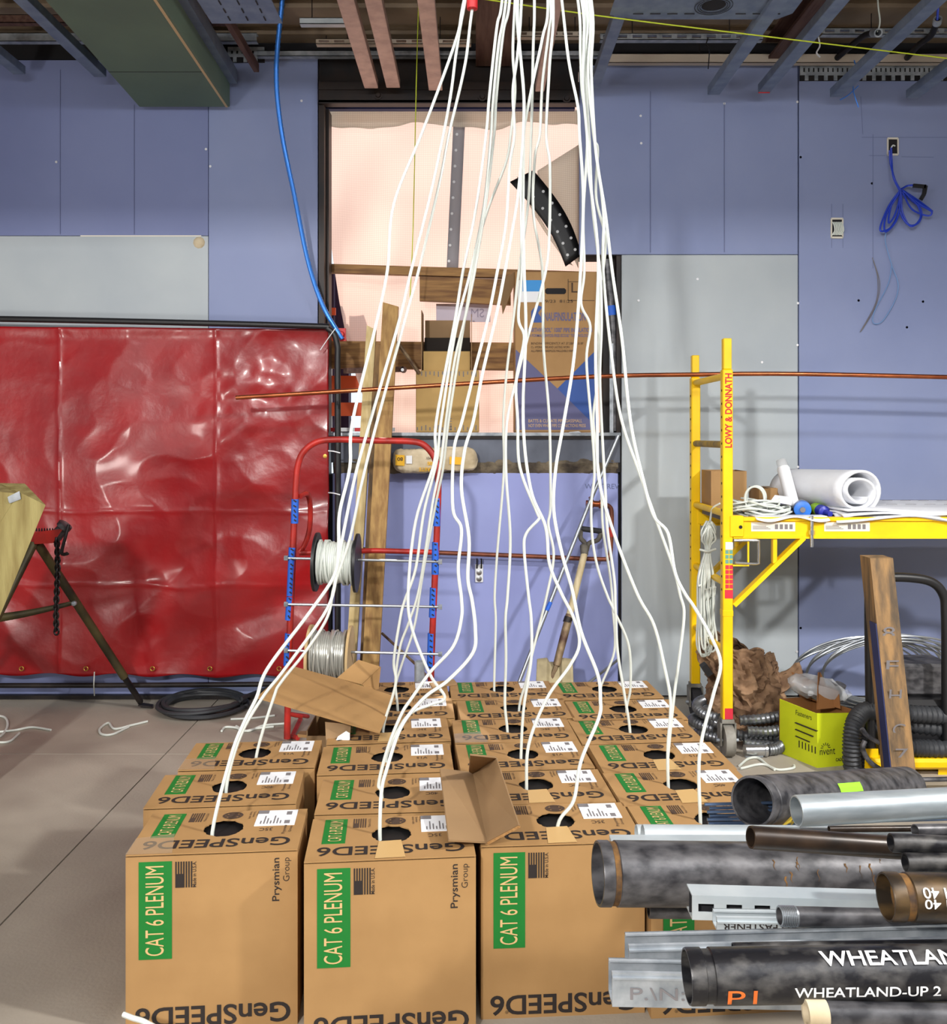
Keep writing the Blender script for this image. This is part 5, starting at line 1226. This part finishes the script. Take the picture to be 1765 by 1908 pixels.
o = MB().sheet(lambda u, v: Vector((1.27+.33*u, SN-.04+v*.11, ZD+.016-.022*max(0, 1-v*3)*(.5+.5*math.sin(u*9)))), 20, 6).build('white_cloth', 'felt_white'); solid(o, .004); tag(o, 'white cloth scrap under the loose cable coil at the deck edge', 'cloth')
q = MB(); q.quad((1.38, 4.24, ZD+.075), (1.47, 4.22, ZD+.06), (1.5, 4.28, ZD+.09), (1.42, 4.3, ZD+.1), .002); tag(q.build('paper_tag', 'paper'), 'small white paper tag on the loose cable coil', 'paper')
# --- bundle of white cable hanging inside the end frame
hc = thing('hanging_cable_bundle', 'tied hank of white cable hanging between the yellow scaffold posts', 'cable', P(1320, 1040, 4.35))
HD = 4.36
MB().tube([P(1342, 938, 4.3), P(1328, 948, 4.33), P(1323, 975, HD)], .005, 7, 5).build('suspending_end', 'cable_white', hc)
rr = random.Random(9)
for k in range(26):
    dx = (k-13)*1.15; dd = rr.uniform(-.035, .035); w1 = rr.uniform(-3, 3)
    top = rr.uniform(970, 985); bot = rr.uniform(1108, 1118) if k % 2 else rr.uniform(1165, 1228)
    MB().tube([P(1321+dx*.3, top, HD+dd), P(1321+dx*.95, top+22, HD+dd), P(1319+dx*.28, 1022, HD+dd*.3), P(1316+dx*1.0, 1075, HD+dd), P(1316+dx*1.0+w1, (1075+bot)/2, HD+dd), P(1319+dx*(1.3 if bot > 1150 else .9)+w1, bot-18, HD+dd), P(1319+dx*.5+w1*1.5, bot, HD+dd*.5), P(1319-dx*.6, bot-22, HD-dd), P(1317-dx*.9, 1085, HD-dd), P(1319-dx*.26, 1024, HD-dd*.3), P(1322-dx*.8, top+14, HD-dd), P(1321-dx*.2, top-1, HD-dd)], .0048, 6, 4).build('cable_loop', 'cable_white', hc)
MB().tube([P(1304, 1024, HD-.03), P(1319, 1027, HD-.04), P(1334, 1023, HD-.03)], .006, 7, 4).build('tie_wrap', 'cable_white', hc)

# ------------------------------------------------------------------ clutter under the scaffold
rb = thing('crumpled_sack', 'crumpled brown paper sack slumped behind the scaffold post', 'sack', PZ(1375, 1360, 0))
c = Vector((1.37, 4.48, .20))
def sack(u, v):
    a = 2*math.pi*u; t = v
    rx = .17*(1-.15*t)*(1+.22*nz(math.cos(a)*1.6, math.sin(a)*1.6, t*3)); ry = .12*(1-.3*t)*(1+.2*nz(math.cos(a)*2, 4, t*3))
    x = rx*math.cos(a)-.08*t; y = ry*math.sin(a); z = .015+.40*t*(1+.12*math.cos(a)*-1)+.03*nz(math.cos(a)*3, math.sin(a)*3, 9)
    cr = .03*(1-2*abs(nz(math.cos(a)*4, math.sin(a)*4, t*7)))+.012*(1-2*abs(nz(math.cos(a)*9, math.sin(a)*9, t*15)))
    return Vector((c.x+x+.02*nz(a, t*6, 2)+cr*math.cos(a), c.y+y+cr*math.sin(a), z+cr*.3))
solid(MB().sheet(sack, 72, 40).build('sack_body', 'bag_brown', rb), .006)
def flapf(u, v): return Vector((1.40+.2*u, 4.42+.07*v+.02*math.sin(u*4), .17+.10*u*u+.09*v*(1-u*.3)+.02*nz(u*5, v*5)))
solid(MB().sheet(flapf, 10, 8).build('sack_mouth', 'bag_brown', rb), .006)
MB().bar(P(1310, 1238, 4.36), P(1322, 1256, 4.36), .05, .03).build('black_buckle', 'black_plastic', rb)
# flexible metal conduit
def flex(name, pts, r, m, label, cat='conduit', step=12, par=None, nm=None):
    p_ = smooth_path(pts, step); o = MB().tube(p_, [(r if i % 2 else r*1.22) for i in range(len(p_))], 10).build(nm or name, m, par)
    if par is None: tag(o, label, cat)
    return o
fx = thing('flex_conduit_coil', 'coil of silver flexible conduit lying around the scaffold caster', 'conduit', PZ(1360, 1385, 0))
for k, (cx, cy, rx, ry, z_) in enumerate([(1.32, 4.36, .235, .17, .025), (1.30, 4.40, .24, .17, .06), (1.33, 4.36, .22, .18, .10), (1.31, 4.38, .235, .16, .135)]):
    flex('x', [Vector((cx+rx*math.cos(t), cy+ry*math.sin(t), z_+.012*math.sin(t*2+k))) for t in [-1.9+2*math.pi*j/16*.93 for j in range(17)]], .021, 'flex_metal', '', step=8, par=fx, nm='conduit_loop')
cn = thing('conduit_connector', 'shiny conduit connector end in front of the flexible conduit coil', 'connector', PZ(1405, 1400, 0))
a = PZ(1388, 1398, .03); MB().lathe(a, (1, .05, 0), [(0, .018), (0, .026), (.085, .026), (.087, .03), (.1, .03), (.1, .02)], 18).build('sleeve', 'alu', cn); MB().box(a.x, a.x+.08, a.y-.012, a.y+.012, .002, .012).build('clamp', 'galv', cn)
flex('flex_conduit_piece', [a+Vector((.1, .005, 0)), a+Vector((.16, .03, 0)), a+Vector((.2, .09, .01)), a+Vector((.19, .16, .02))], .022, 'flex_metal', 'short length of flexible conduit joined to the shiny connector', step=10)
# lime carton of fittings
lb = thing('lime_carton', 'torn lime yellow carton of fittings on the floor', 'box', PZ(1525, 1430, 0))
A, B, C = PZ(1452, 1402, 0), PZ(1523, 1431, 0), PZ(1588, 1425, 0); D4 = A+(C-B)
H_ = .245
def wallq(p, q, h1, h2, nm, m): 
    nrm = (q-p).cross(Vector((0, 0, 1))).normalized()*-.004
    MB().hexa([p, q, q+nrm, p+nrm, p+Vector((0, 0, h1)), q+Vector((0, 0, h2)), q+nrm+Vector((0, 0, h2)), p+nrm+Vector((0, 0, h1))]).build(nm, m, lb)
wallq(A, B, H_, H_*.96, 'side_panel', 'box_lime'); wallq(B, C, H_*.97, H_*.93, 'front_panel', 'box_lime')
wallq(C, D4, H_, H_, 'side_panel', 'box_inner'); wallq(D4, A, H_, H_, 'back_panel', 'box_inner')
MB().add([A+Vector((0, 0, .01)), B+Vector((0, 0, .01)), C+Vector((0, 0, .01)), D4+Vector((0, 0, .01))], [(0, 1, 2, 3)]).build('bottom', 'box_inner', lb)
solid(MB().add([B+Vector((.01, .03, H_)), (B+C)/2+Vector((.02, .05, H_*.98)), (B+C)/2+Vector((-.01, .14, H_+.13)), B+Vector((.05, .12, H_+.14))], [(0, 1, 2, 3)]).build('open_flap', 'box_inner', lb), .004)
solid(MB().add([D4+Vector((-.06, .0, H_)), C+Vector((-.05, .0, H_)), C+Vector((-.03, .07, H_+.06)), D4+Vector((-.08, .05, H_+.10))], [(0, 1, 2, 3)]).build('open_flap', 'box_inner', lb), .004)
u_ = (C-B).normalized(); nrm = Vector((u_.y, -u_.x, 0))*.002
q = MB(); q.text('nvent', B+u_*.012+nrm+Vector((0, 0, .055)), u_, (0, 0, 1), .075, .026); q.text('CADDY', B+u_*.09+nrm+Vector((0, 0, .022)), u_, (0, 0, 1), .05, .014, .03)
for k in range(7):
    an = math.pi*k/6; q.bar(B+u_*(.04+.012*math.cos(an))+nrm+Vector((0, 0, .086+.01*math.sin(an))), B+u_*(.04+.024*math.cos(an))+nrm+Vector((0, 0, .086+.022*math.sin(an))), .0025, .001, (0, 1, 0))
q.build('front_lettering', 'ink', lb)
u2 = (B-A).normalized(); n2 = Vector((u2.y, -u2.x, 0))*.002
q = MB(); q.text('Fasteners', A+u2*.10+n2+Vector((0, 0, .20)), u2, (0, 0, 1), .09, .022)
for k in range(3): q.bar(A+u2*.10+n2+Vector((0, 0, .165-k*.03)), A+u2*(.22-.02*k)+n2+Vector((0, 0, .162-k*.03)), .003, .014-.003*k, (n2.x, n2.y, 0))
for k in range(6): q.bar(A+u2*(.12+k*.018)+n2+Vector((0, 0, .06)), A+u2*(.12+k*.018)+n2+Vector((0, 0, .09)), .004, .002, (n2.x, n2.y, 0))
q.build('side_lettering', 'ink', lb)
def bagc(u, v):
    a = 2*math.pi*u; t = v*math.pi
    return Vector((1.56+.14*math.sin(t)*math.cos(a)*(1+.2*nz(a, t)), 4.13+.08*math.sin(t)*math.sin(a), .30-.05*math.cos(a)*math.sin(t)*.6+.05*math.cos(t)+.02*nz(a*2, t*2, 4)))
pb = thing('plastic_bag', 'clear plastic bag of metal fittings on top of the lime carton', 'bag', (1.56, 4.13, .25))
MB().sheet(bagc, 20, 12).build('bag_film', 'plastic_clear', pb)
rr = random.Random(4)
for k in range(14):
    p = Vector((1.56+rr.uniform(-.07, .07), 4.13+rr.uniform(-.035, .035), .285+rr.uniform(-.02, .02))); MB().lathe(p, (rr.uniform(-1, 1), rr.uniform(-1, 1), .6), [(0, .005), (0, .013), (.022, .013), (.022, .005)], 10).build('fitting', 'alu', pb)
pf = thing('pipe_fitting', 'dark threaded fitting standing in the lime carton', 'fitting', (1.66, 4.16, .26)); MB().lathe((1.655, 4.17, .25), (.3, -.2, 1), [(0, .02), (.05, .02), (.05, .025), (.07, .025), (.07, .014)], 12).build('body', 'pipe_gray', pf)
# wire coil and hoses on the yellow cart at the right
wc = thing('steel_wire_coil', 'coil of grey armoured wire standing against the wall behind the hose cart', 'wire coil', PZ(1610, 1360, 0))
for k in range(15):
    rx, rz = .33+.018*(k % 5), .17+.012*(k % 4)
    MB().tube([Vector((1.98+.012*k+rx*math.cos(t)*.95, 4.78-.012*k+.16*math.sin(t)*(-.5), .20+rz*math.sin(t)+.004*k)) for t in [2*math.pi*j/28 for j in range(29)]], .0055, 6, 2).build('wire_loop', 'conduit', wc)
hcart = thing('hose_cart', 'yellow and black wheeled hose cart with a bent black push handle', 'cart', (1.92, 3.93, 0))
CY = 3.92
def hp(px, py, d=0.0): return P(px, py, CY+d)
MB().tube([hp(1624, 1440), hp(1621, 1250), hp(1620, 1110), hp(1624, 1085), hp(1645, 1077), hp(1690, 1076), hp(1735, 1084), hp(1758, 1108), hp(1763, 1150), hp(1764, 1300), hp(1766, 1450)], .02, 12, 6).build('push_handle', 'black_plastic', hcart)
a, b_ = hp(1600, 1470, -.1), hp(1800, 1440, .1)
MB().bbox(hp(1612, 0).x, hp(1800, 0).x, CY-.06, CY+.26, .03, .075, .012).build('base_tray', 'yellow', hcart)
for px in (1625, 1763):
    MB().hexa([hp(px-16, 1470, -.03), hp(px+14, 1470, -.03), hp(px+14, 1470, .05), hp(px-16, 1470, .05), hp(px-12, 1395, -.03), hp(px+12, 1395, -.03), hp(px+12, 1395, .05), hp(px-12, 1395, .05)]).build('handle_socket', 'yellow', hcart)
for x in (hp(1640, 0).x, hp(1780, 0).x):
    for y in (CY-.02, CY+.2): MB().lathe((x-.012, y, .03), (1, 0, 0), [(0, .01), (0, .029), (.024, .029), (.024, .01)], 16).build('wheel', 'rubber', hcart)
MB().bbox(hp(1660, 0).x, hp(1790, 0).x, CY+.02, CY+.24, .076, .30, .02).build('tank', 'black_plastic', hcart)
MB().bbox(hp(1690, 0).x, hp(1800, 0).x, CY+.09, CY+.28, .30, .44, .012).build('grey_case', 'pipe_gray', hcart)
vh = thing('vacuum_hose', 'black ribbed vacuum hose looped over the hose cart', 'hose', (1.75, 3.9, 0))
flex('x', [hp(1620, 1462, -.1), hp(1592, 1440, -.1), hp(1587, 1390, -.1), hp(1592, 1350, -.08), hp(1612, 1325, -.02), hp(1650, 1328, .0), hp(1700, 1330, .0), hp(1765, 1335, .02), hp(1830, 1345, .05)], .032, 'hose_black', '', step=14, par=vh, nm='hose_loop')
flex('x', [hp(1604, 1470, -.02), hp(1598, 1430, 0), hp(1600, 1385, .02), hp(1625, 1352, .04), hp(1690, 1350, .04), hp(1770, 1360, .04), hp(1830, 1370, .05)], .032, 'hose_black', '', step=14, par=vh, nm='hose_loop')
flex('x', [hp(1668, 1262, .16), hp(1690, 1255, .16), hp(1730, 1258, .16), hp(1770, 1270, .16), hp(1830, 1300, .16)], .034, 'hose_black', '', step=14, par=vh, nm='hose_loop')
flex('x', [hp(1640, 1385, .0), hp(1690, 1392, -.02), hp(1740, 1395, -.02), hp(1830, 1400, .0)], .032, 'hose_black', '', step=14, par=vh, nm='hose_loop')
wire('power_cord', [hp(1606, 1358, -.17), hp(1618, 1372, -.17), hp(1650, 1390, -.17), hp(1655, 1392, -.16)], .010, 'pipe_gray', 'short grey cord end over the ribbed hose', n=5)
wire('power_cord', [hp(1612, 1380, -.2), hp(1608, 1395, -.2), hp(1622, 1420, -.2), hp(1655, 1440, -.2), hp(1700, 1452, -.2), hp(1830, 1450, -.2)], .010, 'pipe_gray', 'grey power cord drooping over the yellow cart base', n=5)
tm = thing('old_timber_post', 'stained old timber post with a blue edge leaning against the hose cart', 'timber', PZ(1690, 1462, 0))
b0 = Vector((P(1690, 1470, 3.62).x, 3.62, 0)); t0 = P(1643, 1040, 3.78)
for nm, m, off, wd, dp in (('post', 'wood_old', 0.0, .095, .10), ('blue_edge', 'navy_edge', -.0495, .004, .06)):
    s1 = Vector((wd/2, 0, 0)); f1 = Vector((0, dp, 0)); o_ = Vector((off, .002 if off else 0, 0)); tz = Vector((0, 0, -.3 if off else 0))
    t_ = t0 if not off else t0*.72+b0*.28
    MB().hexa([b0+o_-s1, b0+o_+s1, b0+o_+s1+f1, b0+o_-s1+f1, t_+o_-s1, t_+o_+s1, t_+o_+s1+f1, t_+o_-s1+f1]).build(nm, m, tm)
q = MB(); d_ = (b0-t0).normalized(); nvec = Vector((0, -.003, 0))
for k, (s_, at) in enumerate([('8', .30), ('F', .44), ('H', .56), ('C', .70), ('7', .80)]): q.text(s_, t0+(b0-t0)*at+nvec+Vector((-.028, 0, -.04)), (1, 0, 0), (0, -.15, 1), .05, .05)
q.build('faded_writing', 'paper_gray', tm)

# ------------------------------------------------------------------ stacked pipes and strut at the right front
def ppipe(name, px, py, D, px1, py1, D1, dia_px, m, label, groove=False, thick=.08, ext=1.0, thread=False, cat='pipe', lettering=None):
    a = P(px, py, D); b_ = P(px1, py1, D1); d = (b_-a); b_ = a+d.normalized()*max(d.length, ext)
    ro = dia_px/F*D/2; r_ = thing(name, label, cat, a)
    pr = [(0, -ro*.03), (.004, 0)]
    if groove: pr = [(0, -.001), (.003, 0), (.022, 0), (.024, -.003), (.034, -.003), (.036, 0)]
    MB().pipe(a, b_, ro, ro*(1-thick*2), 32, pr).build('tube', m, r_)
    if groove:
        ax_ = (b_-a).normalized(); MB().pipe(a+ax_*.0235, a+ax_*.035, ro-.0022, ro-.004, 32).build('groove', 'rust' if groove == 2 else m, r_)
    if thread:
        ax_ = (b_-a).normalized(); MB().pipe(a-ax_*.0005, a+ax_*.028, ro+.0002, ro*.84, 28, [(k*.0015, .0008 if k % 2 else -.0006) for k in range(18)]).build('thread', 'conduit', r_)
    return r_, a, b_, ro
def write(r_, a, b_, ro, s, s0, wd, ht, phi, m, off=.02, flip=1, nm='stencil_lettering'):
    """lettering wrapped on a pipe: phi = angle above the viewer-facing line"""
    ax_ = (b_-a).normalized(); fr_ = Vector((0, -1, 0)); fr_ = (fr_-ax_*fr_.dot(ax_)).normalized(); up_ = fr_.cross(ax_)*-1
    if up_.z < 0: up_ = -up_
    V, Fs = text_mesh(s, off); q = MB(); pts = []
    for x, y in V:
        t = phi+(y-.5)*ht/ro*flip
        X = s0+(x if flip > 0 else 1-x)*wd
        pts.append(a+ax_*X+(fr_*math.cos(t)+up_*math.sin(t))*(ro+.0008+ro*(1-math.cos(ht/ro/2))))
    q.add(pts, Fs); q.build(nm, m, r_)
GP = 'loose pipes stacked at the front'
# the large ones
r_, a, b_, ro = ppipe('steel_pipe', 1114, 1627, 1.80, 1765, 1632, 1.86, 114, 'pipe_gray', 'largest grey-black pipe with a rusty grooved end in front of the cartons', groove=2, thick=.045, ext=1.5)
ax_ = (b_-a).normalized()
rr = random.Random(2); q = MB()
for k in range(15):
    x0_ = .2+rr.uniform(0, .38); t0_ = rr.uniform(.0, 1.0); ln = rr.uniform(.15, .5); wd_ = rr.uniform(.0015, .0045); pts = []
    for s_ in (0, 1):
        for j in range(5):
            t = t0_-ln*j/4; pts.append(a+ax_*(x0_+(s_-.5)*wd_*(1-.22*j)+.002*math.sin(j*2+k))+Vector((0, -math.cos(t), math.sin(t)))*(ro+.0008))
    q.add(pts, [(j, j+1, j+6, j+5) for j in range(4)])
q.build('rust_streaks', 'rust', r_)['kind'] = 'stuff'
ppipe('steel_pipe', 1402, 1493, 2.16, 1690, 1466, 2.75, 91, 'pipe_gray', 'wide grey pipe with a lime sticker, uppermost of the stack', groove=True, thick=.05, ext=.3)
r_, a, b_, ro = bpy.context.scene.objects['steel_pipe.001'], P(1402, 1493, 2.16), P(1690, 1466, 2.75), 91/F*2.16/2
write(r_, a, b_, ro, 'P16', .085, .10, .05, -.45, 'yellow_paint', .02, nm='chalk_mark')
q = MB(); ax_ = (b_-a).normalized(); fr_ = Vector((0, -1, 0)); fr_ = (fr_-ax_*fr_.dot(ax_)).normalized(); up_ = ax_.cross(fr_); up_ = up_ if up_.z > 0 else -up_
pts = [a+ax_*(.34+.13*u)+(fr_*math.cos(t)+up_*math.sin(t))*(ro+.0015) for u in (0, 1) for t in (.55, .75, .95)]
q.add(pts, [(0, 1, 4, 3), (1, 2, 5, 4)]); q.build('lime_sticker', 'label_lime', r_)
ppipe('galvanized_pipe', 1484, 1511, 1.98, 1765, 1496, 2.02, 56, 'galv_pipe', 'bright galvanized pipe resting beside the lime-stickered pipe', thick=.06, ext=1.2)
ppipe('galvanized_pipe', 1198, 1555, 2.02, 1765, 1566, 2.06, 36, 'pipe_pale', 'pale smooth conduit lying behind the largest pipe', thick=.05, ext=1.3)
ppipe('galvanized_pipe', 1186, 1553, 2.08, 1765, 1556, 2.12, 32, 'pipe_pale', 'second pale conduit hindmost behind the largest pipe', thick=.05, ext=1.3)
ppipe('black_pipe', 1399, 1560, 1.66, 1765, 1586, 1.72, 41, 'pipe_brown', 'thin brown-black pipe lying on top of the largest pipe', thick=.1, ext=1.0)
ppipe('black_pipe', 1660, 1570, 1.60, 1765, 1575, 1.60, 34, 'pipe_black', 'thin black pipe end above another at the frame edge', thick=.1, ext=.9)
ppipe('black_pipe', 1687, 1607, 1.58, 1765, 1608, 1.58, 35, 'pipe_black', 'thin black pipe end just above the rusty stenciled pipe', thick=.1, ext=.9)
ppipe('black_pipe', 1705, 1547, 1.88, 1765, 1546, 1.90, 22, 'pipe_gray', 'thin grey pipe end under the bright galvanized pipe', thick=.1, ext=.8)
ppipe('black_pipe', 1545, 1545, 1.92, 1765, 1543, 1.95, 12, 'pipe_brown', 'very thin dark rod pipe under the bright galvanized pipe', thick=.12, ext=.8)
r_, a, b_, ro = ppipe('steel_pipe', 1650, 1671, 1.46, 1765, 1673, 1.46, 86, 'pipe_rusty', 'rusty brown grooved pipe with white stencil at the frame edge', groove=2, thick=.05, ext=1.0)
write(r_, a, b_, ro, 'WHEATLAND-UP 2 1/2" SCH 40', .045, .36, .016, .62, 'white_paint', .01, -1); write(r_, a, b_, ro, 'WHEATLAND-UP 2 1/2" SCH 40', .045, .36, .014, .2, 'white_paint', .01, -1)
ppipe('small_pipe', 1208, 1692, 1.86, 1500, 1694, 1.86, 36, 'pipe_gray', 'small grey pipe end poking out under the largest pipe', thick=.07, ext=1.0)
ppipe('small_pipe', 1453, 1707, 1.52, 1765, 1714, 1.54, 35, 'pipe_gray', 'small grey pipe with a threaded end in front of the slotted strut', thick=.09, ext=1.0, thread=True)
r_, a, b_, ro = ppipe('steel_pipe', 1280, 1819, 1.34, 1765, 1812, 1.34, 96, 'pipe_black', 'black pipe stenciled in white with the orange mark, lowest large pipe', groove=True, thick=.045, ext=1.1)
write(r_, a, b_, ro, 'WHEATLAND-UP 2 1/2"', .19, .38, .022, 1.08, 'white_paint', .015); write(r_, a, b_, ro, 'WHEATLAND-UP 2 1/2" SCH 40', .145, .34, .015, -.08, 'white_paint', .012)
write(r_, a, b_, ro, 'P1', .05, .042, .022, -.25, 'orange_paint', .0, nm='orange_mark')
r_, a, b_, ro = ppipe('steel_pipe', 1366, 1768, 1.46, 1765, 1762, 1.46, 22, 'pipe_black', 'slim black pipe lying behind the orange marked pipe', thick=.1, ext=.9)
r_, a, b_, ro = ppipe('steel_pipe', 1503, 1888, 1.30, 1765, 1894, 1.30, 44, 'pipe_gray', 'grey pipe with a cream taped end at the bottom of the stack', thick=.06, ext=.9)
ax_ = (b_-a).normalized(); MB().pipe(a-ax_*.001, a+ax_*.028, ro+.0015, ro-.004, 24).build('taped_end', 'bag_cream', r_)
for k, (y, x0_) in enumerate([(1499, 1313), (1506, 1322), (1513, 1318), (1520, 1322), (1527, 1318), (1534, 1320), (1538, 1330)]):
    D = 2.27+.012*(k % 2); a = P(x0_, y, D); o = MB().tube([a, a+Vector((.8, .05, 0))], .0042, 8).build('threaded_rod', 'rod_blue'); tag(o, 'thin bluish steel rod, %s from the top of the rod bundle by the wide pipe' % ['first', 'second', 'third', 'fourth', 'fifth', 'sixth', 'seventh'][k], 'rod', 'bluish steel rods in the pipe stack')
# strut channels
def strut(px, py0, py1, D, px1, dy, m, label, slots=False, depth=.041, ext=1.2):
    a = P(px, py1, D); t = P(px, py0, D); h = t.z-a.z; e = P(px1, py1+dy, D); d = (e-a).normalized(); u = Vector((0, 0, 1))
    r_ = thing('strut_channel', label, 'strut channel', a)
    L = ext; q = MB()
    def slab(y0, y1, z0, z1, x0=0.0, x1=None):
        x1 = L if x1 is None else x1
        ps = [Vector((0, y0, z0)), Vector((0, y1, z0)), Vector((0, y1, z1)), Vector((0, y0, z1))]
        q.hexa([a+d*x0+p for p in ps]+[a+d*x1+p for p in ps])
    T = .0028
    if slots:
        slab(0, T, h*.66, h); slab(0, T, 0, h*.32); n_ = int(L/.05); 
        for k in range(n_+1): slab(0, T, h*.32, h*.66, max(0, k*.05-.011), min(L, k*.05+.011))
        q.build('slotted_web', m, r_); q = MB()
        slab(T, depth, h-T, h); slab(T, depth, 0, T); q.build('flanges', m, r_); q = MB(); slab(depth*.5, depth*.5+T, T, h-T); q.build('slot_shade', 'dark_gap', r_)  # dark sheet stands in for the shade behind the slots
    else:
        slab(0, T, 0, h); slab(T, depth, 0, T); slab(T, T*2, h-.007, h); slab(depth-T, depth, 0, h); slab(depth-.009, depth, h-T, h+.0); slab(-.004, T, h-.009, h-.006)
        q.build('channel', m, r_)
    return r_, a, d, h
strut(1290, 1668, 1714, 1.62, 1635, 10, 'pipe_pale', 'white slotted strut channel under the largest pipe', True)
r_, a, d, h = strut(1336, 1709, 1735, 1.57, 1710, 6, 'pipe_pale', 'white strip printed upside down below the slotted strut', depth=.03)
MB().text('ALLFASTENER', a+d*.14+Vector((0, -.0012, h*.62)), -d, (0, 0, -1), .13, h*.55, .01).build('lettering', 'ink', r_)
strut(1172, 1762, 1822, 1.48, 1765, -14, 'galv', 'galvanized strut channel, upper of the pair behind the orange marked pipe')
r_, a, d, h = strut(1141, 1812, 1876, 1.42, 1300, 3, 'galv', 'galvanized strut channel with inked letters, lower of the pair')
MB().text('P.\\N:', a+d*.028+Vector((0, -.0012, h*.22)), d, (0, 0, 1), .085, h*.36).build('lettering', 'paper_gray', r_)
o = MB(); a = P(1138, 1568, 1.98); o.box(a.x, a.x+.9, 1.97, 2.0, a.z-.006, a.z+.006); tag(o.build('flat_bar', 'pipe_pale'), 'thin pale flat bar between the largest pipe and the pale conduits', 'bar')
# rack past the frame edge that carries the stack
rk = thing('pipe_rack', 'steel pipe rack standing past the frame edge', 'rack', (1.55, 1.7, 0))
for y in (1.24, 2.3):
    MB().box(1.45, 1.50, y-.02, y+.02, 0, .75).build('upright', 'steel_black', rk)
for z in (.12, .19, .26, .34, .40, .47, .53): MB().box(1.455, 1.495, 1.26, 2.28, z, z+.008).build('arm', 'steel_black', rk)
